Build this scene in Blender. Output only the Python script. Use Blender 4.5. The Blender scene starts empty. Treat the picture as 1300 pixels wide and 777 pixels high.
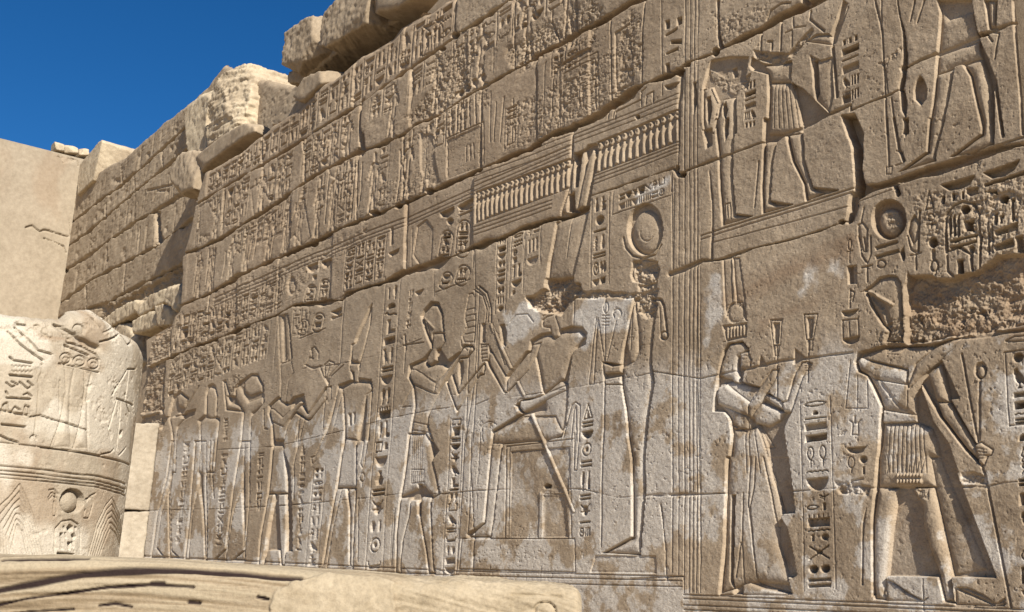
import bpy, bmesh, math, random
import numpy as np
from mathutils import Matrix, Vector, noise as mnoise

# ------------------------------------------------------------------ camera, sky, sun
sc = bpy.context.scene
CX, CY = 650.0, 388.5
VX, VZ = (-400.0, 680.0), (870.0, -5000.0)
F = math.sqrt(-((VX[0]-CX)*(VZ[0]-CX)+(VX[1]-CY)*(VZ[1]-CY)))
nrm = lambda v: v/np.linalg.norm(v)
ax = -nrm(np.array([VX[0]-CX, -(VX[1]-CY), -F]))
az = nrm(np.array([VZ[0]-CX, -(VZ[1]-CY), -F]))
ay = np.cross(az, ax)
M = np.array([ax, ay, az])                 # camera vector -> world vector
EYE = 1.6
D = 8.0                                    # distance to the carved wall
cam = bpy.data.cameras.new('camera'); camo = bpy.data.objects.new('camera', cam)
sc.collection.objects.link(camo); sc.camera = camo
cam.sensor_width = 36; cam.lens = 36*F/1300.0; cam.clip_end = 5000; cam.clip_start = 0.05
camo.matrix_world = Matrix.Translation((0, 0, EYE)) @ Matrix([list(r) for r in M]).to_4x4()

SUN = Vector((0.785, -0.205, 0.575)).normalized()
world = bpy.data.worlds.new('World'); sc.world = world; world.use_nodes = True
wn = world.node_tree.nodes; wl = world.node_tree.links
sky = wn.new('ShaderNodeTexSky'); sky.sky_type = 'NISHITA'; sky.sun_disc = False
sky.sun_elevation = math.asin(SUN.z); sky.sun_rotation = math.atan2(SUN.x, SUN.y)
sky.air_density = 1.0; sky.dust_density = 0.0; sky.ozone_density = 7.0; sky.altitude = 1800
bg = wn['Background']; bg.inputs['Strength'].default_value = 0.06
hs = wn.new('ShaderNodeHueSaturation'); hs.inputs['Saturation'].default_value = 1.2; wl.new(sky.outputs[0], hs.inputs['Color']); wl.new(hs.outputs[0], bg.inputs['Color'])
sl = bpy.data.lights.new('sun', 'SUN'); sl.energy = 5.0; sl.angle = math.radians(0.5); sl.color = (1, 0.95, 0.86)
so = bpy.data.objects.new('sun', sl); sc.collection.objects.link(so)
so.rotation_euler = SUN.to_track_quat('Z', 'Y').to_euler(); so.location = (5, -5, 20)
sc.view_settings.view_transform = 'Standard'; sc.view_settings.look = 'None'
sc.view_settings.exposure = 0.8; sc.view_settings.gamma = 1; sc.view_settings.use_curve_mapping = False

# ------------------------------------------------------------------ helpers
C = sc.collection
def rays(p):
    p = np.asarray(p, float).reshape(-1, 2)
    v = np.stack([p[:, 0]-CX, -(p[:, 1]-CY), np.full(len(p), -F)], 1)
    return v @ M.T
def onY(p, Y):                              # points of the plane y = Y
    r = rays(p); t = Y/r[:, 1]
    return np.stack([r[:, 0]*t, np.full(len(r), Y), EYE+r[:, 2]*t], 1)
def onX(p, X):
    r = rays(p); t = X/r[:, 0]
    return np.stack([np.full(len(r), X), r[:, 1]*t, EYE+r[:, 2]*t], 1)
def proj(x, y, z):                          # world -> photograph position (for clipping grids to what can be seen)
    q = np.stack([x, y, z-EYE], -1) @ M
    return CX-F*q[..., 0]/q[..., 2], CY+F*q[..., 1]/q[..., 2]
def z_(x0, y0, s):
    def f(*pts):
        if len(pts) == 1 and not np.isscalar(pts[0][0]): pts = pts[0]
        return [(x0+a/s, y0+b/s) for a, b in pts]
    return f
def tag(o, label=None, cat=None, group=None, kind=None):
    if label: o['label'] = label
    if cat: o['category'] = cat
    if group: o['group'] = group
    if kind: o['kind'] = kind
    return o
def empty(name, loc, parent=None):
    o = bpy.data.objects.new(name, None); C.objects.link(o); o.location = loc
    o.empty_display_size = .3
    if parent: o.parent = parent; o.matrix_parent_inverse = parent.matrix_world.inverted()
    return o
def adopt(o, parent):
    o.parent = parent
    o.matrix_parent_inverse = Matrix.Translation(-Vector(parent.location)) if parent.type == 'EMPTY' else Matrix.Identity(4)

_tab = np.random.RandomState(7).rand(512, 512).astype(np.float32)
def vn(x, y, seed=0):
    x = x+seed*37.17; y = y+seed*91.31
    xi = np.floor(x).astype(int); yi = np.floor(y).astype(int)
    fx = x-xi; fy = y-yi; fx = fx*fx*(3-2*fx); fy = fy*fy*(3-2*fy)
    a = _tab[yi & 511, xi & 511]; b = _tab[yi & 511, (xi+1) & 511]
    c = _tab[(yi+1) & 511, xi & 511]; d = _tab[(yi+1) & 511, (xi+1) & 511]
    return (a*(1-fx)+b*fx)*(1-fy)+(c*(1-fx)+d*fx)*fy
def fbm(x, y, seed=0, octv=4, gain=.5):
    s = 0; a = 1.0; t = 0
    for k in range(octv):
        s = s+a*vn(x*2**k, y*2**k, seed+k*3); t += a; a *= gain
    return s/t
def sst(a, b, x):
    t = np.clip((x-a)/(b-a), 0, 1); return t*t*(3-2*t)

class Relief:
    """height field on a surface; s,t surface coordinates in metres, H outward"""
    def __init__(self, s, t, to_st, to_xyz):
        self.s = s; self.t = t; self.map = to_st; self.xyz = to_xyz
        self.ds = np.gradient(s); self.dt = np.gradient(t)
        self.S, self.T = np.meshgrid(s, t)
        sh = self.S.shape
        self.H = np.zeros(sh, np.float64); self.L = np.zeros(sh, np.int32)
        self.white = np.zeros(sh, np.float32); self.brown = np.zeros(sh, np.float32)
        self.names = {0: None}; self.nx = 1
        self.cur = 0
    def box(self, P, m):
        i0 = np.searchsorted(self.s, P[:, 0].min()-m); i1 = np.searchsorted(self.s, P[:, 0].max()+m)
        j0 = np.searchsorted(self.t, P[:, 1].min()-m); j1 = np.searchsorted(self.t, P[:, 1].max()+m)
        return (slice(max(j0, 0), max(j1, 0)), slice(max(i0, 0), max(i1, 0)))
    def pts(self, px, raw=False):
        return np.asarray(px, float) if raw else self.map(px)
    def dist(self, P, sl, closed=True):
        S = self.S[sl]; T = self.T[sl]; d2 = np.full(S.shape, 1e9); ins = np.zeros(S.shape, bool)
        n = len(P)
        for i in range(n if closed else n-1):
            a = P[i]; b = P[(i+1) % n]; e = b-a; L2 = e@e+1e-12
            h = np.clip(((S-a[0])*e[0]+(T-a[1])*e[1])/L2, 0, 1)
            d2 = np.minimum(d2, (S-a[0]-h*e[0])**2+(T-a[1]-h*e[1])**2)
            if closed and a[1] != b[1]:
                c = ((a[1] > T) != (b[1] > T)) & (S < a[0]+(T-a[1])*e[0]/e[1])
                ins ^= c
        d = np.sqrt(d2)
        return np.where(ins, d, -d) if closed else d
    def new(self, name, label=None, parent=0):
        i = self.nx; self.nx += 1; self.names[i] = (name, label, parent); return i
    def region(self, px, idn, raw=False, over=None):
        P = self.pts(px, raw); sl = self.box(P, .02)
        if self.S[sl].size == 0: return
        m = self.dist(P, sl) > 0
        if over is not None: m &= np.isin(self.L[sl], over)
        self.L[sl][m] = idn
    def _r(self, sl, soft):
        return np.maximum(soft, .55*self.ds[sl[1]])[None, :]
    def sink(self, px, depth, idn=None, soft=.004, raw=False, rough=0, seed=1, add=False, wob=0):
        P = self.pts(px, raw); sl = self.box(P, .05+wob)
        if self.S[sl].size == 0: return
        d = self.dist(P, sl)
        if wob: d = d+(fbm(self.S[sl]*22, self.T[sl]*22, seed)-.5)*wob*2
        m = np.clip(d/self._r(sl, soft)*.5+.5, 0, 1)
        tgt = (self.H[sl] if add else 0)-depth
        if rough: tgt = tgt+(fbm(self.S[sl]*25, self.T[sl]*25, seed, 4, .65)-.5)*rough
        H = self.H[sl]; self.H[sl] = H*(1-m)+(np.minimum(tgt, H) if not add else tgt)*m
        if idn: self.L[sl][m > .5] = idn
    def body(self, px, idn=None, base=.04, rise=.032, w=.06, soft=.004, raw=False):
        P = self.pts(px, raw); sl = self.box(P, .03)
        if self.S[sl].size == 0: return
        d = self.dist(P, sl); m = np.clip(d/self._r(sl, soft)*.5+.5, 0, 1)
        q = np.clip(d/w, 0, 1); tgt = -base+rise*np.sqrt(1-(1-q)**2)
        H = self.H[sl]; self.H[sl] = H*(1-m)+tgt*m
        if idn: self.L[sl][m > .5] = idn
    def groove(self, px, w=.006, depth=.008, raw=False, closed=False):
        P = self.pts(px, raw); sl = self.box(P, w*3+.06)
        if self.S[sl].size == 0: return
        d = self.dist(P, sl, False)
        if closed: d = np.minimum(d, self.dist(np.array([P[-1], P[0]]), sl, False))
        ww = np.maximum(w, .8*self.ds[sl[1]])[None, :]
        self.H[sl] = self.H[sl]-depth*np.clip(1-(d/ww)**2, 0, 1)
    def ridge(self, px, w=.008, h=.01, raw=False): self.groove(px, w, -h, raw)
    def ell(self, cx, cy, rx, ry, n=22, a0=0, a1=360):
        return [(cx+rx*math.cos(math.radians(a)), cy+ry*math.sin(math.radians(a))) for a in np.linspace(a0, a1, n, endpoint=(a1-a0 < 360))]
    def joint(self, px, w=.02, depth=.07, chip=.05, seed=0, up=0.0, wob=.03, gap=0):
        P = self.pts(px); sl = self.box(P, .5)
        if self.S[sl].size == 0: return
        S = self.S[sl]; T = self.T[sl]
        d = self.dist(P, sl, False)
        n1 = fbm(S*5, T*5, seed+5, 4, .6)-.5
        n2 = fbm(S*2.6, T*2.6, seed+11, 3)
        n3 = fbm(S*.7, T*.7, seed+15, 2)
        d = d+n1*wob
        ww = w*(.12+2.6*n2**2+.8*sst(.5, .75, n3))
        ww = np.maximum(ww, .6*self.ds[sl[1]][None, :]*0+.004)
        m = 1-sst(ww*.7, ww*1.25, d)
        if gap: gm = sst(gap-.06, gap+.06, fbm(S*1.7, T*1.7, seed+21, 4, .6)); m = m*(.2+.8*gm); chip = chip*gm
        soften = np.exp(-np.maximum(d-ww, 0)/(chip*.6+.001)) if not gap else np.exp(-np.maximum(d-ww, 0)/.008)
        H = self.H[sl]-chip*.45*soften*np.clip(n2*1.6-.3, 0, 1)
        self.H[sl] = H*(1-m)+np.minimum(H, -depth)*m
    def damage(self, px, depth, rough=.04, seed=3, edge=.08, freq=14, idn=None):
        P = self.pts(px); sl = self.box(P, .3)
        if self.S[sl].size == 0: return
        S = self.S[sl]; T = self.T[sl]
        d = self.dist(P, sl)+(fbm(S*6, T*6, seed, 4)-.5)*edge*2.2
        m = sst(-edge*.25, edge*.45, d)
        r = (fbm(S*freq, T*freq, seed+9, 5, .6)-.5)
        r = r*1.3+(fbm(S*freq*3.1, T*freq*3.1, seed+13, 3, .7)-.5)*.7+(fbm(S*2.5, T*9, seed+17, 3)-.5)*1.0
        H = self.H[sl]; tgt = -depth-r*rough
        self.H[sl] = H*(1-m)+np.minimum(H+.3*rough, tgt)*m if depth > .01 else H-(r*rough)*m
        if idn: self.L[sl][m > .5] = idn
    def smear(self, px, depth, rough, seed=3, edge=.15, freq=14):
        """worn surface: keeps what is carved but pits and roughens it"""
        P = self.pts(px); sl = self.box(P, .3)
        if self.S[sl].size == 0: return
        S = self.S[sl]; T = self.T[sl]
        d = self.dist(P, sl); m = sst(-edge, edge, d+(fbm(S*3, T*3, seed, 3)-.5)*edge*3)
        r = fbm(S*freq, T*freq, seed+9, 4, .6)
        r2 = fbm(S*freq*3, T*freq*3, seed+19, 3, .7)
        self.H[sl] = self.H[sl]-m*(depth+rough*.45*sst(.5, .72, r)*(.3+1.4*fbm(S*1.3, T*1.3, seed+4, 3))+rough*.45*(r2-.5)+rough*.4*(fbm(S*freq*.3, T*freq*.3, seed+2, 3)-.5))
    # ---------------- hieroglyphs
    def glyph(self, name, q, depth=.02, k=1.0):
        """q maps unit square (x right, y down) to surface coordinates"""
        st = GL[name]
        for kind, pts in st:
            P = q(np.array(pts, float))
            ext = P.max(0)-P.min(0)
            if kind == 'f': self.sink(P, depth, raw=True, soft=.003)
            elif kind == 'b': self.body(P, None, depth, depth*.8, .025, raw=True)
            else: self.groove(P, max(.0035, .045*k*np.abs(self._qs)), depth*.75, raw=True)
    def column(self, quad, rows, depth=.02, border=True, name='hieroglyph_column', label=None, seed=0, parent=0, raw=False, lw=.006):
        Q = self.pts(quad, raw)                  # TL TR BR BL
        idn = self.new(name, label, parent) if name else None
        if idn: self.region(Q, idn, raw=True)
        rng = random.Random(seed)
        if border:
            for a, b in ((0, 3), (1, 2)): self.groove([Q[a], Q[b]], lw, .009, raw=True)
        wdt = np.linalg.norm(Q[1]-Q[0]); hgt = np.linalg.norm(Q[3]-Q[0])
        if isinstance(rows, int):
            rows = random_rows(rng, rows)
        tot = sum(r[0] for r in rows); y = 0.0
        for r in rows:
            hh = r[0]/tot; gs = r[1]; n = len(gs)
            for i, g in enumerate(gs):
                if not g: continue
                x0 = .1+.8*i/n; x1 = .1+.8*(i+1)/n; pad = .06*(x1-x0)
                y0 = y+hh*.1; y1 = y+hh*.9
                def q(p, x0=x0+pad, x1=x1-pad, y0=y0, y1=y1):
                    X = x0+(x1-x0)*p[:, 0:1]; Y = y0+(y1-y0)*p[:, 1:2]
                    return (Q[0]*(1-X)+Q[1]*X)*(1-Y)+(Q[3]*(1-X)+Q[2]*X)*Y
                self._qs = min(wdt*(x1-x0), hgt*(y1-y0))
                dd = depth*rng.uniform(.75, 1.25)
                if g in DEEP and rng.random() < .5: dd *= 2.2
                self.glyph(g, q, dd)
            y += hh
        return idn
    def build(self, base_name, parent, mat, keep=None, names=None):
        X, Y, Z = self.xyz(self.S, self.T, self.H)
        nv, nu = X.shape
        P = np.stack([X, Y, Z], -1).reshape(-1, 3).astype(np.float32)
        fl = self.L[:-1, :-1]
        ok = np.ones(fl.shape, bool)
        if keep is not None: ok = keep[:-1, :-1] & keep[1:, :-1] & keep[:-1, 1:] & keep[1:, 1:]
        j, i = np.nonzero(ok); v0 = j*nu+i
        lab = fl[j, i]; objs = {}
        order = np.unique(lab)
        def make(idn, nm):
            m = lab == idn; a = v0[m]
            quad = np.stack([a, a+1, a+nu+1, a+nu], 1)
            if self.flip: quad = quad[:, ::-1]
            u, inv = np.unique(quad, return_inverse=True); inv = inv.reshape(-1)
            me = bpy.data.meshes.new(nm)
            me.vertices.add(len(u)); me.vertices.foreach_set('co', P[u].ravel())
            nf = len(a); me.loops.add(nf*4); me.loops.foreach_set('vertex_index', inv.astype(np.int32))
            me.polygons.add(nf); me.polygons.foreach_set('loop_start', np.arange(0, nf*4, 4, dtype=np.int32))
            me.polygons.foreach_set('loop_total', np.full(nf, 4, np.int32))
            me.polygons.foreach_set('use_smooth', np.ones(nf, bool))
            for an, arr in (('white', self.white), ('brown', self.brown)):
                at = me.attributes.new(an, 'FLOAT', 'POINT'); at.data.foreach_set('value', arr.reshape(-1)[u].astype(np.float32))
            me.update(calc_edges=True); me.validate()
            me.materials.append(mat)
            o = bpy.data.objects.new(nm, me); C.objects.link(o); return o
        present = set(order.tolist())
        need = set(present)
        for idn in list(present):
            p = self.names[idn][2] if idn else 0
            while p: need.add(p); p = self.names[p][2]
        for idn in sorted(need):
            if idn == 0: o = make(0, base_name); adopt(o, parent); continue
            nm, lb, par = self.names[idn]
            if idn not in present: continue
            o = make(idn, nm)
            if lb: o['label'] = lb
            objs[idn] = o
            while par and par not in objs: par = self.names[par][2]
            if par: o.parent = objs[par]
            else: adopt(o, parent)
        return objs
    flip = False

def arc(cx, cy, rx, ry, a0, a1, n=12):
    return [(cx+rx*math.cos(math.radians(a)), cy+ry*math.sin(math.radians(a))) for a in np.linspace(a0, a1, n)]
GL = {
 'neb': [('f', [(0, .15)]+[(1, .15)]+arc(.5, .15, .5, .8, 0, 180, 10))],
 'n': [('l', [(i/8, .35 if i % 2 else .65) for i in range(9)])],
 'nn': [('l', [(i/8, .12 if i % 2 else .38) for i in range(9)]), ('l', [(i/8, .6 if i % 2 else .86) for i in range(9)])],
 'r': [('l', [(0, .5)]+arc(.5, .55, .5, .3, 200, 340, 6)+[(1, .5)]+arc(.5, .45, .5, .3, 20, 160, 6)+[(0, .5)])],
 'eye': [('l', [(0, .6)]+arc(.5, .6, .5, .35, 200, 340, 7)+[(1, .6)]+arc(.5, .5, .5, .3, 20, 160, 7)+[(0, .6)]), ('f', arc(.5, .5, .14, .2, 0, 330, 9))],
 't': [('f', arc(.5, .8, .35, .6, 180, 360, 10))],
 'p': [('f', [(.15, .1), (.85, .1), (.85, .9), (.15, .9)])],
 'slot': [('f', [(.02, .2), (.98, .15), (1, .85), (0, .9)])],
 'rod': [('f', [(0, .38), (1, .38), (1, .62), (0, .62)])],
 'rods': [('f', [(0, .12), (1, .12), (1, .36), (0, .36)]), ('f', [(0, .62), (1, .62), (1, .88), (0, .88)])],
 'bars': [('f', [(a, .1), (a+.13, .1), (a+.13, .9), (a, .9)]) for a in (.08, .43, .78)],
 'bar': [('f', [(.4, .1), (.6, .1), (.6, .9), (.4, .9)])],
 'reed': [('f', [(.42, 1), (.45, .75), (.25, .6), (.25, .25), (.5, 0), (.75, .1), (.7, .6), (.56, .75), (.58, 1)])],
 'reeds': [('f', [(.18, 1), (.2, .7), (.08, .5), (.12, .15), (.28, 0), (.4, .15), (.36, .6), (.28, .7), (.28, 1)]), ('f', [(.68, 1), (.7, .7), (.58, .5), (.62, .15), (.78, 0), (.9, .15), (.86, .6), (.78, .7), (.78, 1)])],
 'ankh': [('l', arc(.5, .24, .24, .22, 90, 450, 14)), ('l', [(.5, .46), (.5, 1)]), ('l', [(.1, .54), (.9, .54)])],
 'loop': [('l', [(.5, 1), (.5, .7)]+arc(.5, .32, .28, .3, 110, 430, 14)+[(.5, .7)])],
 'disk': [('f', arc(.5, .5, .34, .4, 0, 340, 14))],
 'disks': [('f', arc(.24, .5, .2, .38, 0, 340, 12)), ('f', arc(.76, .5, .2, .38, 0, 340, 12))],
 'ring': [('l', arc(.5, .5, .38, .42, 0, 360, 18)), ('f', arc(.5, .5, .13, .15, 0, 330, 9))],
 'bird': [('f', [(.12, .3), (.2, .08), (.38, .05), (.48, .2), (.7, .38), (.88, .62), (1, .88), (.8, .85), (.62, .72), (.56, .8), (.55, .95), (.66, 1), (.36, 1), (.45, .93), (.44, .78), (.3, .68), (.2, .5), (.22, .35)])],
 'owl': [('f', [(.15, .05), (.5, .02), (.55, .25), (.8, .55), (.95, .95), (.78, .8), (.6, .78), (.58, 1), (.3, 1), (.4, .92), (.38, .76), (.2, .55), (.22, .3)])],
 'man': [('f', [(.35, .02), (.55, .02), (.58, .2), (.5, .28), (.66, .4), (.95, .42), (.7, .52), (.62, .6), (.85, .72), (.9, .98), (.1, .98), (.12, .7), (.28, .6), (.24, .36), (.38, .27), (.32, .15)])],
 'was': [('l', [(.2, .12), (.55, 0), (.5, .18), (.5, .95), (.38, 1)])],
 'djed': [('f', [(.4, .3), (.6, .3), (.66, 1), (.34, 1)]), ('l', [(.15, .08), (.85, .08)]), ('l', [(.15, .2), (.85, .2)]), ('l', [(.15, .32), (.85, .32)])],
 'snake': [('l', [(0, .3), (.12, .12), (.25, .45), (.5, .6), (.75, .5), (1, .75)])],
 'cross': [('l', [(.05, .1), (.95, .9)]), ('l', [(.95, .1), (.05, .9)]), ('f', [(.36, .5), (.5, .34), (.64, .5), (.5, .66)])],
 'mn': [('f', [(0, .35), (0, 1), (1, 1), (1, .35)])]+[('l', [(a, .05), (a, .4)]) for a in (.06, .28, .5, .72, .94)],
 'house': [('l', [(.35, .95), (.02, .95), (.02, .1), (.98, .1), (.98, .95), (.65, .95)])],
 'tri': [('l', [(.1, 1), (.5, 0), (.9, 1), (.1, 1)]), ('f', [(.35, .95), (.5, .45), (.65, .95)])],
 'ka': [('l', [(.08, .05), (.08, .8), (.92, .8), (.92, .05)]), ('l', [(0, .1), (.16, 0)]), ('l', [(.84, 0), (1, .1)])],
 'arm': [('l', [(0, .25), (.1, .6), (.95, .55), (1, .35)]), ('l', [(.1, .72), (.9, .7)])],
 'leg': [('f', [(.25, 0), (.5, 0), (.5, .72), (.95, .8), (.95, 1), (.25, 1)])],
 'wick': [('l', [(.3, 1), (.7, .7), (.3, .5), (.7, .3), (.5, .02), (.3, .3), (.7, .5), (.3, .7), (.7, 1)])],
 'sedge': [('l', [(.5, 1), (.5, 0)]), ('l', [(.5, .5), (.1, .15)]), ('l', [(.5, .5), (.9, .15)]), ('l', [(.5, .75), (.15, .5)])],
 'papyrus': [('f', [(.4, 1), (.42, .5), (.1, .1), (.3, .18), (.5, 0), (.7, .18), (.9, .1), (.58, .5), (.62, 1)])],
 'scarab': [('f', arc(.5, .55, .26, .36, 0, 340, 12)), ('l', [(.1, .1), (.35, .35)]), ('l', [(.9, .1), (.65, .35)]), ('l', [(.08, .6), (.3, .6)]), ('l', [(.7, .6), (.92, .6)])],
 'flask': [('f', [(.4, 0), (.6, 0), (.6, .3), (.78, .6), (.7, .95), (.3, .95), (.22, .6), (.4, .3)])],
}
DEEP = {'neb', 'p', 'slot', 'disk', 'disks', 'rod', 't', 'mn'}
def random_rows(rng, n):
    out = []
    for _ in range(n):
        k = rng.random()
        if k < .28: out.append((rng.uniform(.35, .6), [rng.choice(['n', 'rod', 'r', 'rods', 'nn', 'snake', 'slot', 'arm'])]))
        elif k < .42: out.append((.6, [rng.choice(['neb', 'mn', 'eye', 'house'])]))
        elif k < .62: out.append((1.1, [rng.choice(['bird', 'owl', 'man', 'reeds', 'ka', 'scarab', 'cross'])]))
        elif k < .82: out.append((1.0, [rng.choice(['bird', 'reed', 'ankh', 'was', 'djed', 'owl', 'flask']), rng.choice(['reed', 'bar', 'leg', 'man', 'wick', 'sedge', 'loop'])]))
        else: out.append((.5, [rng.choice(['t', 'disk', 'p', 'ring']), rng.choice(['t', 'disk', 'p', 'bar', None])]))
    return out

# ------------------------------------------------------------------ materials
def mat_new(name):
    m = bpy.data.materials.new(name); m.use_nodes = True; nt = m.node_tree
    b = nt.nodes['Principled BSDF']; b.inputs['Specular IOR Level'].default_value = .15; return m, nt, b
def N(nt, t, **kw):
    n = nt.nodes.new(t)
    for k, v in kw.items():
        if k.startswith('i_'): n.inputs[k[2:].replace('_', ' ')].default_value = v
        else: setattr(n, k, v)
    return n
def ramp(nt, src, stops):
    r = N(nt, 'ShaderNodeValToRGB'); el = r.color_ramp.elements
    while len(el) < len(stops): el.new(.5)
    for e, (p, c) in zip(el, stops): e.position = p; e.color = c if len(c) == 4 else (*c, 1)
    nt.links.new(src, r.inputs['Fac']); return r
def mix(nt, f, a, b, mode='MIX'):
    m = N(nt, 'ShaderNodeMix', data_type='RGBA', blend_type=mode)
    for s, v in ((m.inputs[0], f), (m.inputs[6], a), (m.inputs[7], b)):
        if isinstance(v, (int, float)): s.default_value = v
        elif isinstance(v, tuple): s.default_value = (*v, 1) if len(v) == 3 else v
        else: nt.links.new(v, s)
    return m.outputs[2]
def stone_mat(name, c1, c2, white=(.58, .535, .47), brown=(.22, .13, .07), rough_scale=1.0, bump=.5, speck=.35, attrs=True):
    m, nt, b = mat_new(name); l = nt.links
    geo = N(nt, 'ShaderNodeNewGeometry'); pos = geo.outputs['Position']
    n1 = N(nt, 'ShaderNodeTexNoise', i_Scale=.9, i_Detail=8.0, i_Roughness=.62); l.new(pos, n1.inputs['Vector'])
    n2 = N(nt, 'ShaderNodeTexNoise', i_Scale=7.0*rough_scale, i_Detail=9.0, i_Roughness=.7); l.new(pos, n2.inputs['Vector'])
    n3 = N(nt, 'ShaderNodeTexNoise', i_Scale=70.0*rough_scale, i_Detail=4.0, i_Roughness=.7); l.new(pos, n3.inputs['Vector'])
    base = ramp(nt, n1.outputs['Fac'], [(.34, c2), (.64, c1)]).outputs[0]
    m2 = ramp(nt, n2.outputs['Fac'], [(.3, (.80, .78, .76)), (.7, (1.12, 1.12, 1.12))]).outputs[0]
    col = mix(nt, 1.0, base, m2, 'MULTIPLY')
    if attrs:
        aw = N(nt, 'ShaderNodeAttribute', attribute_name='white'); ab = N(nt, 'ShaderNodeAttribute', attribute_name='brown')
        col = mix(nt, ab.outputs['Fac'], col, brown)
        w2 = ramp(nt, n3.outputs['Fac'], [(.3, (.6, .6, .6)), (.55, (1, 1, 1))]).outputs[0]
        mm = N(nt, 'ShaderNodeMath', operation='MULTIPLY'); l.new(aw.outputs['Fac'], mm.inputs[0]); l.new(w2, mm.inputs[1])
        col = mix(nt, mm.outputs[0], col, white)
    m3 = ramp(nt, n3.outputs['Fac'], [(.28, (1-speck,)*3), (.5, (1, 1, 1)), (.75, (1.1, 1.1, 1.08))]).outputs[0]
    col = mix(nt, 1.0, col, m3, 'MULTIPLY')
    l.new(col, b.inputs['Base Color']); b.inputs['Roughness'].default_value = .9
    bp = N(nt, 'ShaderNodeBump', i_Strength=bump, i_Distance=.01)
    ad = N(nt, 'ShaderNodeMath', operation='ADD'); l.new(n3.outputs['Fac'], ad.inputs[0]); l.new(n2.outputs['Fac'], ad.inputs[1])
    l.new(ad.outputs[0], bp.inputs['Height']); l.new(bp.outputs[0], b.inputs['Normal'])
    return m
M_wall = stone_mat('carved_sandstone', (.39, .305, .213), (.275, .208, .14), bump=.45)
M_far = stone_mat('far_sandstone', (.365, .288, .20), (.26, .198, .133), bump=.45)
M_pale = stone_mat('pale_sandstone', (.41, .352, .272), (.32, .268, .20), white=(.50, .45, .37), bump=.75, speck=.25)
M_plaster = stone_mat('smooth_render', (.315, .26, .19), (.27, .22, .158), bump=.1, speck=.04)
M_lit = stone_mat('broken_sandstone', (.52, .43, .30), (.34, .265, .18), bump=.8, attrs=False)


# ------------------------------------------------------------------ ground
def sheet(name, pts, mat, kind='structure'):
    me = bpy.data.meshes.new(name); me.from_pydata(pts, [], [tuple(range(len(pts)))]); me.materials.append(mat)
    o = bpy.data.objects.new(name, me); C.objects.link(o); tag(o, kind=kind); return o
M_sand = stone_mat('sandy_ground', (.46, .37, .25), (.38, .30, .20), bump=.5, attrs=False)
sheet('ground', [(-600, -600, 0), (600, -600, 0), (600, 600, 0), (-600, 600, 0)], M_sand)

# ------------------------------------------------------------------ THE CARVED WALL
A = z_(1040, 400, 3.885); B = z_(1040, 580, 3.942); Cc = z_(840, 400, 3.885); Dd = z_(840, 580, 3.942)
E_ = z_(700, 360, 3.885); F_ = z_(700, 550, 3.885); G = z_(560, 360, 3.885); Hh = z_(560, 550, 3.885)
I = z_(460, 360, 3.883); J = z_(460, 550, 3.883); K = z_(320, 360, 3.883); Lq = z_(320, 540, 3.883)
Mq = z_(170, 400, 3.883); Nn = z_(170, 560, 4.317); O = z_(860, 0, 4.573); P_ = z_(860, 150, 4.573)
Q_ = z_(1080, 0, 4.573); R_ = z_(1080, 150, 4.573); S_ = z_(1040, 300, 4.858); T_ = z_(880, 290, 4.855)
U_ = z_(680, 0, 4.315); V_ = z_(500, 0, 4.315); c_ = z_(560, 160, 3.238); e_ = z_(230, 230, 3.514)
d_ = z_(500, 0, 2.59); g_ = z_(230, 0, 2.59); h_ = z_(0, 130, 2.679)

st_main = lambda p: onY(p, D)[:, [0, 2]]
def grid_main():
    xs = np.arange(158, 1345, .86)
    u = onY(np.stack([xs, np.full(len(xs), 690.)], 1), D)[:, 0]
    v = [1.05]; st = .0062
    while v[-1] < 14.2:
        z = v[-1]; v.append(z+st*max(1, (z-EYE)/5.3))
    return u, np.array(v)
u, v = grid_main()
W = Relief(u, v, st_main, lambda S, T, H: (S, D-H, T))
print('grid', W.S.shape)

J0 = [(247, 260), (253, 257), (334, 208.5), (377, 181), (458, 131), (477, 116), (523, 84), (546, 68), (576, 46), (581, 42), (609, 25.5), (646, 0), (720, -42)]
J0b = [(228, 325), (236, 321), (258, 314), (281, 303), (315, 281), (352, 256), (396, 224), (454, 193), (481, 185), (516, 170), (525, 158), (556, 146), (586, 125), (616, 109), (639, 95), (667, 79), (680, 69.5), (708, 56), (731, 42), (773, 21), (807, 0), (900, -45)]
J1 = [(226, 390), (233, 386), (253, 378), (275, 367), (301, 352), (330, 337), (364, 322), (398, 308), (429, 291), (455, 281), (480, 273), (503, 262), (546, 244), (608, 216), (670, 189), (701, 170), (726, 162), (759, 145), (778, 131), (801, 116), (817, 106), (847, 95), (863, 89), (869, 81), (899, 70), (932, 52.5), (967, 36), (991, 21), (1017, 9), (1033, 0), (1100, -32)]
J2 = [(170, 475), (216, 454), (250, 438.6), (273, 431), (294, 422), (324.5, 409), (350, 401), (371.5, 388), (433, 381), (438, 374), (464, 365), (485, 360), (515, 345), (549, 335), (571, 327), (600, 314), (637, 302), (662, 290), (699, 279), (717, 276), (728, 270), (745, 262), (747, 250), (800, 232), (855, 214), (862, 224), (872, 217), (915, 200), (932, 194), (969, 179.5), (991, 171), (1035, 154), (1052, 145), (1080, 133), (1080, 140), (1106, 129), (1132, 119), (1143, 111), (1146, 88), (1167, 76.5), (1187, 68), (1211, 59), (1237, 48), (1255, 41), (1299, 24), (1360, 0)]
J3 = [(850, 348), (869, 341), (880, 336), (892, 331), (913, 330), (956, 315), (1003, 304), (1045, 291), (1077, 279), (1083, 250), (1100, 240), (1135, 230), (1167, 221), (1200, 213), (1233, 202), (1266, 190), (1299, 183), (1345, 168)]
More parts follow.
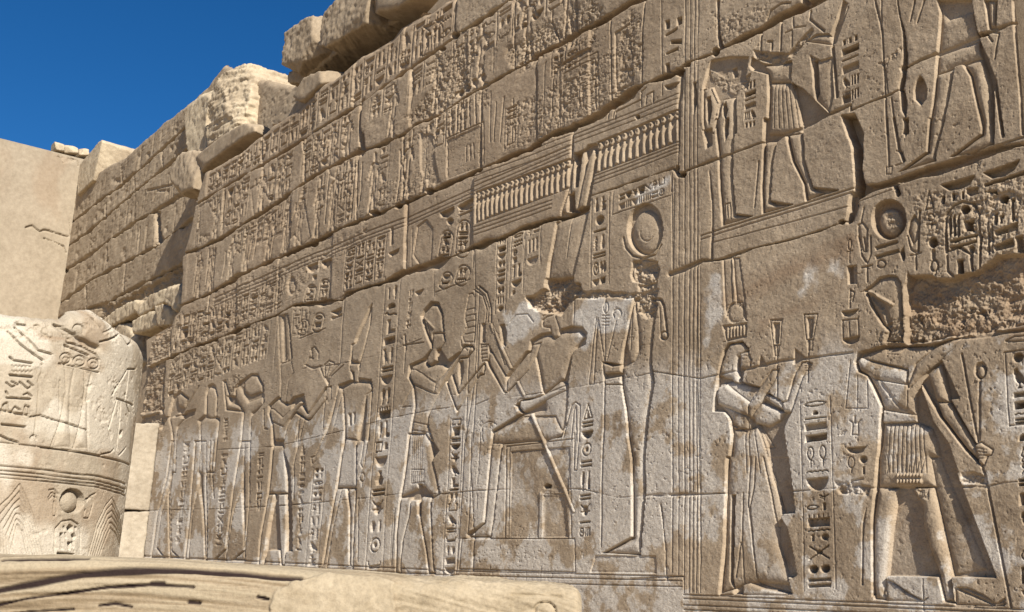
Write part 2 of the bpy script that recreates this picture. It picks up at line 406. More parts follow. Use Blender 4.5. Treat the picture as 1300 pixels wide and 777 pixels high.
J4 = [(275, 571), (317, 569), (350, 567), (430, 548), (498, 530), (550, 520), (604, 514), (637, 500), (650, 504), (740, 490), (787, 481), (808, 478), (831, 472), (890, 481), (912, 476), (928, 472), (948, 469.5), (969, 464), (994, 458), (1025, 455), (1082, 447.6)]
J4c = [(1130, 441), (1182, 438.6), (1220, 427), (1300, 419), (1350, 414)]
J4d = [(384, 468), (431, 462), (485, 450), (535, 430)]
J5 = [(170, 649), (191, 648), (281, 646), (370, 641), (460, 633), (506, 627), (563, 627), (601, 623), (683, 619.5), (740, 621), (785, 632), (840, 628), (900, 627), (1017, 623), (1058, 620), (1250, 618), (1273, 613), (1300, 611), (1350, 609)]

# left boundary and ruined skyline of this wall
LEFT = [(160, 860), (166, 700), (174, 560), (176, 520), (174, 475), (181, 470), (180, 432), (216, 411), (220, 398), (226, 392), (229, 350), (229, 325), (238, 300), (246, 262), (259, 216)]
TOP = [(259, 216), (283, 203), (305, 190), (331, 168), (352, 152), (380, 133), (400, 112), (419, 100), (436, 88), (455, 70), (477, 58), (500, 44), (510, 30), (539, 14), (570, -6), (600, -30), (640, -110)]
# courses as parts (filled from the top down)
def band_region(name, lineA, lineB, label):
    i = W.new(name, label); W.region(lineA+lineB[::-1], i); return i
top_line = [(200, 255)]+TOP[:-1]+[(720, -130)]
ext = lambda ln, x: ln
c0 = band_region('stone_course', [(150, 230), (259, 150), (420, 50), (560, -90), (720, -90)], [(200, 290)]+J0, 'topmost surviving course with a broken upper edge')
c1 = band_region('stone_course', [(200, 290)]+J0+[(900, -90)], [(200, 335)]+J0b+[(900, -90)], None)
c2 = band_region('stone_course', [(200, 335)]+J0b+[(1100, -90)], [(200, 402)]+J1+[(1100, -90)], 'course pitted by rough chisel damage')
c3 = band_region('stone_course', [(200, 402)]+J1+[(1360, -90)], [(150, 484)]+J2+[(1360, -90)], None)
c4 = W.new('lower_register_face', 'smooth lower face with patches of pale wash'); W.region([(150, 484)]+J2[:30]+[(862, 224), (850, 348)]+J3+[(1400, 150), (1400, 900), (100, 900)], c4)
c5 = W.new('middle_register_face', 'upper right face with three striding figures'); W.region([(850, 100), (869, 81), (1033, 0), (1100, -90), (1400, -90), (1400, 165)]+J3[::-1]+[(850, 348)], c5)

# ---- glyph bands of the upper courses (worn, random)
def lerp_line(ln, x):
    xs = [p[0] for p in ln]; ys = [p[1] for p in ln]; return float(np.interp(x, xs, ys))
def glyph_band(top, bot, xs, rows, depth, seed, dt=3, db=4, name='hieroglyph_band', skip=(), tops=None):
    bi = W.new(name)
    for k in range(len(xs)-1):
        if k in skip: continue
        a, b = xs[k], xs[k+1]
        ft = (lambda x: lerp_line(top, x)+dt); fb = (lambda x: lerp_line(bot, x)-db)
        lean = (870-a)/5350
        hgt = fb(a)-ft(a)
        q = [(a+lean*hgt*.5, ft(a)), (b+lean*hgt*.5, ft(b)), (b-lean*hgt*.5, fb(b)), (a-lean*hgt*.5, fb(b)+(fb(a)-fb(b)))]
        W.region(q, bi); W.column(q, rows, depth, name=None, seed=seed*100+k, lw=.012)
def spaced(x0, x1, w0, w1):
    out = [x0]; 
    while out[-1] < x1: out.append(out[-1]+w0+(w1-w0)*(out[-1]-x0)/(x1-x0))
    return out
# course 0: columns and cartouches
TL = [(240, 226)]+TOP[1:-1]
glyph_band([(x, y+5) for x, y in TOP], J0, spaced(263, 560, 9, 18), 3, .04, 1)
glyph_band(J0, [(x, y) for x, y in J0b], spaced(250, 440, 9, 13), 4, .028, 2, skip=(3, 7, 8, 12))
glyph_band(J0, [(a, b-38*(.4+a/900)) for a, b in J0b], spaced(470, 700, 16, 22), 3, .025, 3, dt=4, db=0, skip=(2, 5))
glyph_band(J0b, [(a, b-22) for a, b in J1], spaced(300, 360, 8, 9), 4, .02, 4)
glyph_band(J0b, J1, [430, 441, 452], 7, .02, 5); glyph_band(J0b, J1, [480, 493], 6, .02, 6)
# tall vertical scratches of worn standing figures in course 2
rg = random.Random(3)
for x in [246, 252, 262, 271, 284, 309, 316, 322, 343, 362, 372, 380, 402, 414, 422, 447, 456, 470, 505, 515, 536]:
    y0 = lerp_line(J0b, x)+rg.uniform(4, 22); y1 = lerp_line(J1, x)-rg.uniform(4, 16)
    W.groove([(x+4, y0), (x+2+rg.uniform(-2, 2), (y0+y1)/2), (x-1, y1)], .022, .03)
for x in [270, 283, 300, 322, 345, 360, 395, 408, 425, 441, 500, 520]:
    y0 = lerp_line(J0, x)+rg.uniform(6, 14); y1 = lerp_line(J0b, x)-rg.uniform(5, 20)
    W.groove([(x+4, y0), (x+2, (y0+y1)/2+2), (x-1, y1)], .02, .025)
fg_w = W.new('carved_figure', 'worn kneeling figure near the left end of the upper courses')
W.body(e_([(440, 330), (480, 200), (540, 60), (560, 130), (580, 250), (540, 290), (500, 240)]), fg_w, .04, .03, .1)
fg_w = W.new('carved_figure', 'worn seated figure on the second course from the top')
W.body(g_([(470, 520), (500, 500), (540, 540), (530, 600), (490, 580)]), fg_w, .03, .02, .1)
W.body(g_([(60, 680), (90, 660), (120, 720), (100, 777), (60, 777)]), None, .03, .025, .1)
W.body(g_([(230, 620), (260, 600), (290, 660), (285, 690), (240, 720)]), None, .03, .025, .1)
MF = [(.45, 0), (.58, .03), (.6, .1), (.55, .15), (.8, .2), (.97, .38), (.85, .42), (.68, .28), (.66, .45), (.76, .62), (.68, .64), (.8, .97), (.97, 1), (.65, 1), (.52, .66), (.36, 1), (.08, 1), (.28, .96), (.38, .62), (.34, .6), (.42, .44), (.36, .25), (.2, .42), (.12, .4), (.28, .18), (.44, .15)]
def mini_fig(x, w, top, bot, mirror=False, a=.06, b_=.97):
    lean = (870-x)/5350
    ft = lambda X: lerp_line(top, X); fb = lambda X: lerp_line(bot, X)
    pts = []
    for px_, py_ in MF:
        if mirror: px_ = 1-px_
        t = a+(b_-a)*py_; X = x+px_*w
        y = ft(X)*(1-t)+fb(X)*t; pts.append((X+lean*(fb(X)-y), y))
    i = W.new('carved_figure'); W.sink(pts, .035, i, soft=.006); W.body(pts, None, .036, .03, .09)
for k, (x, w) in enumerate([(243, 11), (258, 11), (286, 12), (303, 12), (331, 13), (352, 13), (371, 14), (393, 15), (413, 15), (462, 17), (505, 20), (530, 20)]): mini_fig(x, w, J0b, J1, k % 2 == 0)
for k, (x, w) in enumerate([(268, 11), (296, 12), (322, 13), (347, 13), (392, 15), (411, 15), (432, 15), (487, 18), (540, 20), (598, 22), (655, 24), (705, 26)]): mini_fig(x, w, J0, J0b, k % 3 == 0)
glyph_band(J0b, [(a, b-30) for a, b in J1], spaced(378, 440, 12, 12), 4, .022, 41, skip=(1, 3)); glyph_band(J0b, [(a, b-45) for a, b in J1], [552, 566, 580, 595], 4, .022, 42)
glyph_band(J0b, [(a, b-70) for a, b in J1], [700, 718, 736], 4, .022, 43); glyph_band([(x, y+40) for x, y in J0b], [(a, b-6) for a, b in J1], [640, 656, 672], 4, .022, 44, skip=(1,))
# vertical slabs / shrine panels in the course above the friezes
sh = W.new('shrine_panel', 'upright rectangular shrine panel with stacked strokes above it')
W.sink(d_([(175, 465), (290, 410), (290, 545), (175, 590)]), .012, sh)
W.groove(d_([(175, 580), (175, 455), (295, 400), (295, 540)]), .012, .02)
for k in range(6):
    x = 190+k*20; W.groove(d_([(x, 440-k*9), (x-2, 350-k*9)]), .018, .03)
for k in range(3): W.groove(d_([(235+k*12, 480-k*5), (236+k*12, 530-k*5)]), .012, .02)
sh = W.new('shrine_panel', 'nested rectangular shrine panel, pitted in its middle')
W.groove(U_([(150, 690), (155, 405), (325, 320), (325, 590)]), .01, .016)
W.groove(U_([(130, 690), (135, 390), (340, 285), (340, 600)]), .01, .014)
W.region(U_([(155, 660), (160, 410), (320, 325), (320, 600)]), sh)
W.groove(U_([(240, 600), (245, 465), (320, 430), (320, 580)]), .008, .013)
W.groove(U_([(260, 590), (262, 480), (300, 462)]), .008, .013)
W.sink(U_([(110, 370), (230, 290), (300, 260), (300, 285), (180, 340), (110, 385)]), .03, None, rough=.02)
W.body(U_([(435, 180), (500, 140), (515, 200), (530, 300), (530, 460), (435, 500)]), W.new('carved_slab', 'tall narrow slab shape with rounded top'), .03, .02, .05)
W.groove(U_([(410, 100), (415, 300), (410, 540)]), .012, .03); W.groove(U_([(580, 450), (585, 200), (600, 0)]), .012, .03)
W.groove(U_([(40, 690), (50, 350), (60, 340)]), .008, .012); W.groove(U_([(85, 670), (100, 380)]), .009, .02); W.groove(U_([(125, 660), (130, 380)]), .008, .012)
W.groove(U_([(85, 60), (80, 120), (120, 230)]), .018, .03); W.groove(U_([(135, 240), (132, 350)]), .008, .01)
W.groove(V_([(415, 150), (410, 420)]), .012, .018); W.groove(V_([(545, 240), (540, 400)]), .008, .01)
W.groove(V_([(240, 640), (225, 777)]), .02, .03); W.groove(V_([(530, 500), (525, 777)]), .012, .016)
W.groove(V_([(560, 560), (545, 777)]), .012, .02); W.groove(V_([(600, 530), (580, 777)]), .012, .02); W.groove(V_([(650, 540), (640, 777)]), .012, .02)
dk = W.new('disk_row', 'row of four round sockets')
for k, (x, y) in enumerate([(355, 505), (400, 480), (440, 450), (485, 422)]):
    W.sink(V_(arc(x, y, 17, 22, 0, 340, 12)), .045, dk)
for x in (105, 88): W.sink(d_([(x, 430), (x+18, 450), (x+45, 600), (x+30, 610), (x, 560)]), .02)
W.groove(d_([(65, 430), (40, 640)]), .02, .03)
ct = W.new('cartouche', 'pair of upright name rings at the top of the wall')
for (x, y) in ((175, 230), (240, 195)):
    W.groove(V_(arc(x, y-40, 24, 30, 180, 360, 8)+[(x+22, y+55), (x-26, y+75), (x-24, y-40)]), .012, .02)
    W.region(V_([(x-24, y-70), (x+24, y-80), (x+22, y+55), (x-26, y+75)]), ct)
    W.sink(V_([(x-5, y-40), (x+8, y-45), (x+6, y+25), (x-8, y+35)]), .05)
    W.sink(V_([(x-20, y-85), (x+28, y-110), (x+20, y-85), (x-10, y-70)]), .04)
# carved text at the far right end of that course
cU = W.new('hieroglyph_column', 'deeply cut worn signs beside the vertical border, upper middle')
W.region(U_([(700, 0), (800, 0), (805, 400), (700, 420)]), cU)
for q in ([(712, 115), (733, 110), (733, 155), (712, 160)], [(775, 100), (800, 92), (800, 130), (775, 140)], [(740, 225), (800, 215), (800, 240), (740, 240)], [(712, 350), (730, 345), (730, 410), (712, 415)], [(712, 190), (775, 150), (775, 165), (712, 200)], [(715, 290), (780, 260), (780, 275), (715, 300)]):
    W.sink(U_(q), .06, rough=.02)
W.groove(U_([(690, 0), (690, 520)]), .008, .014)
W.sink(U_([(705, 470), (785, 450), (770, 480), (740, 492), (715, 488)]), .05)
for q in ([(575, 580), (575, 500), (600, 480)], [(600, 570), (605, 520), (640, 500), (640, 560)], [(430, 650), (435, 610), (570, 545)], [(390, 650), (395, 610)], [(420, 640), (425, 600)]):
    W.groove(U_(q), .012, .02)

# ---- lower band of columns and cartouches between J1 and J2
for yy, w, dp in ((3.0, .010, .014), (8.5, .007, .01), (13, .006, .009)):
    base = [(270, 372), (330, 346), (400, 314), (470, 286.5), (520, 268), (600, 232), (660, 205), (725, 176)]
    W.groove([(x, y+yy+4) for x, y in base], w, dp)
colx = spaced(300, 600, 10.5, 17.5)
bt = [(230, 398), (270, 389), (330, 364), (400, 331), (470, 303), (520, 285), (600, 249)]
glyph_band(bt, [(x, y-2) for x, y in J2], spaced(222, 290, 8, 10), 3, .045, 11, dt=1, db=3)
glyph_band(bt, [(x, y-2) for x, y in J2], [296, 306, 316, 327, 338, 349, 359], 6, .022, 12, dt=1, db=3)
glyph_band(bt, [(x, y-2) for x, y in J2], [437, 451, 464, 478, 490], 7, .035, 13, dt=1, db=3)
def cartouche(px_top, px_bot, half, label, seed, depth=.035, rows=5, capbowl=True, name='cartouche'):
    (x0, y0), (x1, y1) = px_top, px_bot
    P = [(x0+half*math.cos(math.radians(a)), y0+half*1.25+half*1.2*math.sin(math.radians(a))) for a in range(180, 361, 20)]
    P += [(x1+half*math.cos(math.radians(a)), y1-half*.8+half*.9*math.sin(math.radians(a))) for a in range(0, 181, 20)]
    P.append(P[0])
    q = [(x0-half*.9, y0+half*.4), (x0+half*.9, y0+half*.3), (x1+half*.9, y1-half*.6), (x1-half*.9, y1-half*.5)]
    i = W.new(name, label); W.region(P, i)
    W.groove(P, .011, .018)
    W.column(q, random_rows(random.Random(seed), rows), depth, border=False, name=None, seed=seed)
def bowl(px, depth=.05, label=None):
    i = W.new('basket_sign', label); W.sink(px, depth, i)
cartouche((394, 361), (391, 385), 6, 'left name ring of the pair below two baskets, lower band left', 21)
cartouche((411, 354), (408, 388), 6, 'right name ring of the pair below two baskets, lower band left', 22)
bowl([(389, 338), (402, 332), (401, 341), (396, 346), (391, 345)]); bowl([(406, 332), (419, 327), (416, 336), (410, 340)])
W.sink([(396, 350), (400, 349), (400, 354), (396, 355)], .04)
W.sink(W.ell(370, 363, 5.5, 12), .03, W.new('sun_disk', 'small oval sun disk in the lower band')); W.body(W.ell(370, 364, 3, 7), None, .03, .02, .05)
cartouche((567, 292), (563, 330), 8, 'left name ring of the large pair left of the frieze of small figures', 23, .05)
cartouche((589, 279), (586, 326), 8.5, 'right name ring of the large pair left of the frieze of small figures', 24, .06)
bowl([(558, 270), (576, 262), (575, 270), (567, 276), (560, 275)], .06); bowl([(581, 262), (601, 250), (600, 258), (591, 266), (583, 266)], .06)
W.sink(W.ell(571, 281, 4, 4), .06); W.sink([(583, 268), (599, 262), (599, 264), (583, 270)], .03); W.sink([(583, 273), (599, 266), (599, 268), (583, 275)], .03)
cartouche((567, 345), (563, 366), 7, 'lower left name ring above the offering king', 25, .04, 2)
cartouche((588, 336), (584, 362), 8, 'lower right name ring above the offering king', 26, .06, 2)
W.groove([(552, 371), (596, 354)], .008, .012); W.groove([(550, 340), (550, 376)], .006, .008); W.groove([(602, 240), (600, 340)], .008, .012)
W.groove([(521, 345), (523, 290)], .006, .01); W.groove([(538, 338), (540, 283)], .01, .02)
W.body(e_([(1030, 330), (1050, 200), (1090, 170), (1120, 210), (1110, 360), (1060, 380)]), W.new('carved_figure', 'small worn figure in the lower band of signs'), .03, .02, .05)
W.sink([(497, 290), (500, 289), (500, 310), (497, 312)], .05); W.sink([(495, 322), (508, 316), (506, 322), (498, 326)], .05)
cartouche((386, 405), (383, 425), 6, 'lowest left name ring over the bird-masked god', 27, .03, 2)
cartouche((405, 397), (402, 421), 6, 'lowest right name ring over the bird-masked god', 28, .045, 2)
W.groove([(380, 430), (412, 417)], .008, .012)
bowl([(420, 396), (433, 390), (432, 396), (426, 400)], .05); W.sink([(420, 403), (433, 398), (433, 401), (420, 406)], .03)
# left text over the first figures
glyph_band(J2, [(x, y+52) for x, y in J2], [214, 222, 231, 241, 251, 262, 273, 284, 295, 306, 317, 329, 341], 4, .03, 31, dt=4, db=2)
glyph_band(J2, [(x, y+42) for x, y in J2], [372, 382, 391], 4, .015, 32, dt=6, db=2)

# ---- frieze of small standing figures with disks
def frieze(TLp, TRp, BRp, BLp, n, label):
    Q = W.pts([TLp, TRp, BRp, BLp]); i = W.new('figure_frieze', label)
    W.sink([TLp, TRp, BRp, BLp], .028, i)
    rf = random.Random(n)
    for k in range(n):
        jx, jl, js = rf.uniform(-.08, .08), rf.uniform(-.12, .12), rf.uniform(.93, 1.0)
        def q(p):
            p = np.array(p, float); X = (k+jx+p[:, 0:1]+jl*p[:, 1:2])/n; Y = p[:, 1:2]*js+.02
            return (Q[0]*(1-X)+Q[1]*X)*(1-Y)+(Q[3]*(1-X)+Q[2]*X)*Y
        W.body(q(arc(.5, .14, .34, .13, 0, 345, 12)), None, .03, .032, .03, raw=True)
        W.sink(q(arc(.5, .14, .12, .05, 0, 340, 8)), .02, raw=True)
        W.body(q([(.38, .3), (.62, .27), (.8, .42), (.72, .6), (.82, .8), (.95, .97), (.3, .99), (.3, .7), (.2, .5)]), None, .03, .03, .03, raw=True)
frieze((606, 244), (724, 200), (722, 239), (605, 284), 19, 'left run of little standing figures each crowned with a disk')
frieze((757, 180), (863, 137), (863, 180), (753, 221), 13, 'right run of little standing figures each crowned with a disk')
for off, w in ((0, .009), (5, .006), (10, .006)):
    W.groove([(603, 289+off), (700, 254+off)], w, .012); W.groove([(748, 226+off), (862, 184+off*.9)], w, .012)
for off in (0, 8, 15):
    W.groove([(600, 233-off*.9), (725, 185-off)], .007, .01); W.groove([(728, 181-off*.7), (861, 131-off*.8)], .007, .012)
W.sink(W.ell(808, 148, 2.6, 2.8), .07)
W.sink(W.ell(747, 136, 1, 1), .01)
# slanting pillar
pl = W.new('carved_pillar', 'tall tapering pillar crossing the friezes, its foot broken')
W.sink(c_([(540, 115), (585, 95), (600, 75), (635, 70), (640, 110), (612, 330), (570, 520), (540, 640), (432, 640), (440, 560), (490, 360), (520, 250)]), .05, pl, rough=.004)
W.body(c_([(535, 140), (560, 110), (590, 100), (585, 200), (555, 360), (515, 365), (490, 350), (520, 260)]), pl, .045, .04, .06)
W.body(c_([(600, 130), (618, 90), (630, 110), (600, 290), (585, 345), (555, 345), (575, 240)]), pl, .045, .042, .05)
W.body(c_([(470, 395), (600, 350), (560, 540), (535, 620), (438, 628), (450, 520)]), pl, .04, .03, .2)
W.groove(c_([(535, 370), (515, 540)]), .006, .012)
W.sink(c_([(540, 110), (575, 108), (560, 250), (545, 250)]), .1, soft=.006); W.sink(c_([(520, 280), (545, 270), (545, 350), (515, 350)]), .1)
W.damage(c_([(430, 630), (545, 620), (540, 700), (480, 740), (430, 720)]), .08, .06, 41, .04)

# ---- big sun disk in the niche, right of the pillar
sd = W.new('sun_disk', 'large round sun disk with a raised rim, upper middle of the wall')
W.sink(W.ell(819.5, 291, 22.5, 33), .05, sd); W.body(W.ell(819.5, 294, 18.5, 28), sd, .052, .045, .16)
W.groove(c_([(752, 460), (760, 500), (790, 535), (830, 545), (880, 530), (905, 490)]), .015, .025)
W.groove(W.ell(821, 297, 8, 9, 12, 20, 200), .01, .01)
for q in ([(620, 300), (615, 665)], [(693, 275), (690, 650)], [(708, 270), (705, 365), (945, 285), (950, 195)], [(960, 220), (955, 600)]):
    W.groove(c_(q), .007, .011)
W.column([(751.5, 252), (773, 245), (772, 360), (750, 366)], [(1, ['flask', 'man']), (.8, ['disk']), (.4, ['rod']), (1, ['wick', 'flask']), (.4, ['rods']), (1, ['ring', 'disks']), (.5, ['neb', 'p'])], .035, False, label='short column of signs left of the large sun disk')
W.column([(779, 248), (852, 221), (852, 246), (779, 271)], [(1, ['rods', 'neb', 'scarab', 'mn', 'cross', 'ankh', 'ka']), (1, ['slot', 'bars', 'neb', 'bars', 'bars', 'rods', 'ring'])], .022, False, label='horizontal line of signs above the large sun disk')
W.column([(631, 301), (643, 297), (641, 395), (628, 398)], [(.8, ['bars']), (.6, ['slot']), (.6, ['neb']), (.7, ['disks']), (.8, ['rods']), (.6, ['neb']), (.8, ['disks']), (.8, ['bars']), (.6, ['disk'])], .045, label='column of deep signs below the left frieze')
W.column([(649, 297), (665, 291), (664, 372), (646, 378)], 7, .05, seed=51, label='second column of deep signs below the left frieze')
W.column([(667, 290), (686, 283), (686, 335), (666, 342)], [(.5, ['sedge', 'rods']), (1, ['bars']), (.6, ['neb'])], .02, seed=52)
W.groove([(602, 318), (602, 395)], .006, .01)
W.body(c_([(780, 610), (790, 560), (830, 545), (880, 555), (900, 590), (890, 630), (840, 650), (790, 640)]), None, .05, .04, .08)
W.damage(c_([(790, 560), (890, 560), (880, 640), (790, 640)]), .04, .05, 44, .03)

# ---- vertical border bundle
bd = W.new('border_moulding', 'bundle of vertical border lines running the height of the wall')
W.region([(866, 90), (869, 0), (886, 0), (889.5, 300), (890, 753), (867, 750)], bd)
for xt, xb, y0, w in ((870, 868.3, -60, .009), (876.4, 874.5, -60, .006), (882, 879, -60, .006), (886.5, 884, -60, .008), (889.5, 889.3, 300, .006), (885, 889.3, 300, .003)):
    W.groove([(xt, y0), (xb, 752)], w, .013)
W.groove([(853.5, 225), (854.5, 430), (853, 727)], .008, .014)
W.groove([(861, 730), (862, 100)], .005, .008)
# base lines
bm = W.new('border_moulding', 'horizontal base lines under the seated king')
for y in (725, 730.5, 738):
    W.groove([(180, y-19), (580, y), (866, y+7)], .008, .014)
for y in (755, 760, 768, 774): W.groove([(868, y), (1100, y+10), (1345, y+21)], .008, .013)
W.groove([(868, 736), (868, 732), (800, 735)], .01, .012)

# ------------------------------------------------------------------ FIGURES
def fig(label, recess=None, depth=.05, name='carved_figure'):
    i = W.new(name, label)
    if recess: W.sink(recess, depth, i)
    return i
def part(f, name, px, base=.045, rise=.036, w=.07, **k):
    i = W.new(name, None, f); W.body(px, i, base, rise, w, **k); return i

# king with the mace, far right
f = fig('largest striding king gripping a mace and long staff, far right', A([(172, 230), (190, 185), (320, 150), (545, 148), (660, 110), (705, 105), (600, 220), (690, 410), (645, 415), (770, 630), (800, 660), (790, 735), (720, 670), (590, 500), (495, 335), (510, 380), (560, 525), (640, 640), (685, 777), (420, 777), (285, 700), (303, 450), (235, 300), (190, 280)]), .055)
W.sink(B([(285, 0), (600, 0), (655, 0), (885, 604), (670, 600), (590, 600), (340, 595), (265, 700), (262, 300)]), .055, f)
part(f, 'skirt', B([(520, 0), (590, 0), (640, 130), (700, 260), (820, 560), (670, 590), (580, 200)]), .052, .02, .12)
part(f, 'kilt', A([(308, 530), (478, 528), (545, 560), (572, 640), (583, 700)])+B([(548, 0), (575, 150), (283, 155), (285, 0)])+A([(296, 640)]), .05, .040, .12)
part(f, 'leg', B([(285, 150), (385, 158), (375, 230), (357, 350), (335, 600), (328, 690), (330, 718), (275, 712), (265, 640), (263, 300)]), .052, .046, .075)
part(f, 'leg', B([(455, 155), (562, 150), (590, 270), (630, 450), (660, 590), (672, 690), (680, 735), (625, 725), (590, 580), (540, 450), (508, 330), (505, 240)]), .054, .048, .075)
part(f, 'torso', A([(185, 210), (250, 180), (320, 160), (545, 150), (560, 180), (500, 330), (470, 400), (475, 495), (310, 470), (290, 400), (235, 300), (195, 275)]), .045, .037, .12)
part(f, 'arm', A([(180, 225), (200, 205), (250, 222), (435, 268), (430, 345), (270, 318), (195, 272)]), .04, .037, .06)
part(f, 'arm', A([(430, 350), (470, 240), (560, 160), (620, 125), (705, 105), (650, 170), (570, 240), (500, 300), (440, 365)]), .035, .030, .06)
part(f, 'arm', A([(525, 290), (590, 238), (612, 310), (640, 430), (600, 435), (570, 425)]), .05, .046, .06)
part(f, 'arm', A([(570, 425), (640, 430), (700, 525), (770, 640), (800, 660), (785, 725), (720, 660), (600, 505)]), .05, .045, .05)
part(f, 'belt', A([(310, 468), (475, 494), (476, 526), (308, 530)]), .022, .01, .02)
hd = part(f, 'crown', S_([(275, 332), (310, 310), (365, 255), (420, 240), (475, 245), (505, 290), (510, 400), (515, 560), (515, 650), (400, 650), (425, 585), (385, 545), (322, 440)]), .055, .05, .09)
W.groove(S_([(300, 340), (450, 420)]), .02, -.02); W.groove(S_([(320, 360), (400, 440), (430, 540)]), .03, .02)
for k in range(9): W.groove(A([(345+k*20, 535), (330+k*24, 777)]), .006, .008)
for k in range(9): W.groove(B([(333+k*24, -10), (345+k*20, 75)]), .006, .008)
for k in range(8): W.body(B(arc(388+k*16.5, 92, 7, 12, 0, 340, 9)), None, .01, .013, .015); W.body(B(arc(388+k*16.5, 122, 6, 14, 0, 340, 9)), None, .01, .013, .015)
W.groove(A([(245, 222), (435, 266), (430, 460)]), .006, .01); W.groove(A([(320, 165), (330, 190), (390, 195), (410, 170)]), .006, .008); W.groove(A([(300, 330), (380, 440), (420, 465)]), .02, .008)
W.groove(A([(155, 222), (130, 460), (240, 460), (236, 312)]), .006, .01); W.groove(A([(190, 300), (186, 458)]), .005, .008)
part(f, 'hand', A([(765, 640), (800, 625), (860, 665), (850, 690), (830, 700), (815, 745), (785, 730)]), .03, .04, .03)
for k in range(4): W.groove(A([(780, 655+k*18), (830, 665+k*14)]), .005, .008)
wp = W.new('mace', 'ring-headed mace and long staff in his fist', f)
W.sink(A(arc(793, 272, 30, 42, 0, 345, 18)), .03, wp); W.body(A(arc(795, 280, 22, 32, 0, 345, 14)), wp, .03, .028, .03)
W.groove(A([(790, 315), (790, 612)]), .013, .02); W.ridge(A([(790, 320), (790, 605)]), .005, .012)
W.groove(A([(700, 192), (782, 622)]), .011, .02)
W.groove(A([(800, 740), (812, 777)])+B([(825, 75), (850, 200), (960, 752)]), .012, .022)
part(f, 'foot', B([(332, 612), (370, 625), (440, 680), (520, 718), (545, 705), (520, 726), (332, 722)]), .03, .022, .03)
part(f, 'foot', B([(680, 655), (740, 655), (820, 690), (885, 735), (930, 705), (925, 745), (880, 750), (682, 742)]), .035, .028, .03)
W.groove(B([(370, 632), (500, 715)]), .009, .014); W.groove(B([(700, 665), (870, 738)]), .012, .02); W.groove(B([(520, 612), (522, 770)]), .006, .012)
W.sink(B([(235, 258), (216, 325), (212, 642), (219, 642), (222, 380)]), .02)

# queen with sistrums
f = fig('slender queen shaking two sistrums under a tall plumed crown', Cc([(305, 175), (330, 140), (400, 130), (430, 165), (445, 245), (410, 265), (400, 330), (480, 355), (600, 430), (640, 480), (618, 520), (600, 560), (618, 680), (622, 777), (316, 777), (330, 680), (345, 600), (335, 520), (318, 478), (255, 475), (268, 370), (290, 240)]), .05)
W.sink(Dd([(320, 0), (632, 0), (645, 110), (665, 280), (600, 285), (590, 305), (620, 350), (642, 430), (675, 590), (650, 606), (630, 600), (650, 688), (285, 686), (310, 400)]), .055, f)
cr = part(f, 'plume', T_([(182, 180), (238, 180), (250, 460), (215, 500), (205, 560), (195, 420)]), .03, .024, .035)
part(f, 'plume', T_([(245, 180), (288, 180), (320, 400), (335, 570), (318, 560), (300, 460), (268, 460)]), .03, .024, .035)
W.body(T_(arc(264, 522, 50, 60, 0, 345, 20)), cr, .025, .02, .05); W.groove(T_(arc(264, 522, 54, 66, 0, 360, 22)), .008, .014)
W.sink(T_([(185, 600), (335, 582), (330, 665), (210, 695)]), .02)
for k in range(6): W.body(T_([(207+k*20, 615-k*3), (218+k*20, 606-k*3), (224+k*20, 625-k*3), (221+k*20, 680-k*4), (210+k*20, 684-k*4)]), None, .02, .02, .012)
W.groove(T_([(190, 700), (330, 668)]), .009, .012)
part(f, 'wig', Cc([(312, 180), (335, 142), (398, 134), (425, 168), (395, 200), (375, 205), (370, 260), (385, 330), (384, 410), (350, 380), (345, 320), (280, 300), (292, 240)]), .04, .034, .05)
part(f, 'head', Cc([(385, 190), (430, 175), (440, 210), (452, 225), (440, 240), (445, 262), (410, 268), (385, 262)]), .035, .032, .04)
W.groove(Cc([(388, 205), (410, 198), (432, 204)]), .004, .006); W.groove(Cc([(392, 214), (412, 220), (430, 212)]), .004, .006)
part(f, 'torso', Cc([(280, 340), (345, 325), (400, 340), (480, 360), (500, 400), (480, 480), (440, 510), (430, 580), (340, 575), (345, 600), (335, 510), (275, 440)]), .045, .03, .1)
part(f, 'breast', Cc([(430, 490), (490, 430), (560, 460), (598, 480), (575, 520), (520, 550), (460, 535)]), .045, .038, .06)
part(f, 'dress', Cc([(345, 560), (430, 560), (470, 540), (510, 640), (530, 740)])+Dd([(540, 60), (562, 150), (590, 290), (568, 350), (572, 440), (625, 602), (635, 640), (470, 625), (400, 640), (290, 682), (305, 500), (312, 250), (324, 0)])+Cc([(335, 690)]), .05, .036, .12)
part(f, 'arm', Cc([(278, 355), (320, 340), (440, 432), (445, 480), (430, 502), (395, 490), (275, 440), (268, 390)]), .035, .036, .05)
part(f, 'arm', Cc([(425, 500), (424, 440), (480, 360), (545, 272), (582, 266), (565, 318), (440, 505)]), .03, .032, .045)
part(f, 'arm', Cc([(515, 385), (590, 420), (600, 470), (560, 450), (500, 410)]), .04, .035, .04)
part(f, 'arm', Cc([(598, 478), (588, 432), (618, 420), (655, 290), (692, 232), (722, 228), (745, 240), (705, 290), (640, 482)]), .035, .035, .04)
for q in ([(440, 520), (455, 600), (480, 777)], [(460, 530), (500, 650), (530, 777)], [(470, 535), (540, 650), (505, 655)], [(420, 500), (430, 777)], [(405, 560), (412, 777)]): W.groove(Cc(q), .007, .01)
W.groove(Cc([(345, 540), (410, 575)]), .012, .012)
for q in ([(440, 0), (425, 230), (450, 440), (470, 625)], [(462, 0), (455, 150), (435, 250), (455, 500)], [(500, 0), (540, 190), (568, 350)], [(525, 0), (545, 110), (600, 290)], [(400, 180), (395, 420), (405, 640)], [(388, 430), (365, 600)]): W.groove(Dd(q), .010, .014)
part(f, 'dress', Dd([(340, 190), (360, 190), (355, 420), (350, 660), (335, 620)]), .07, .01, .03)
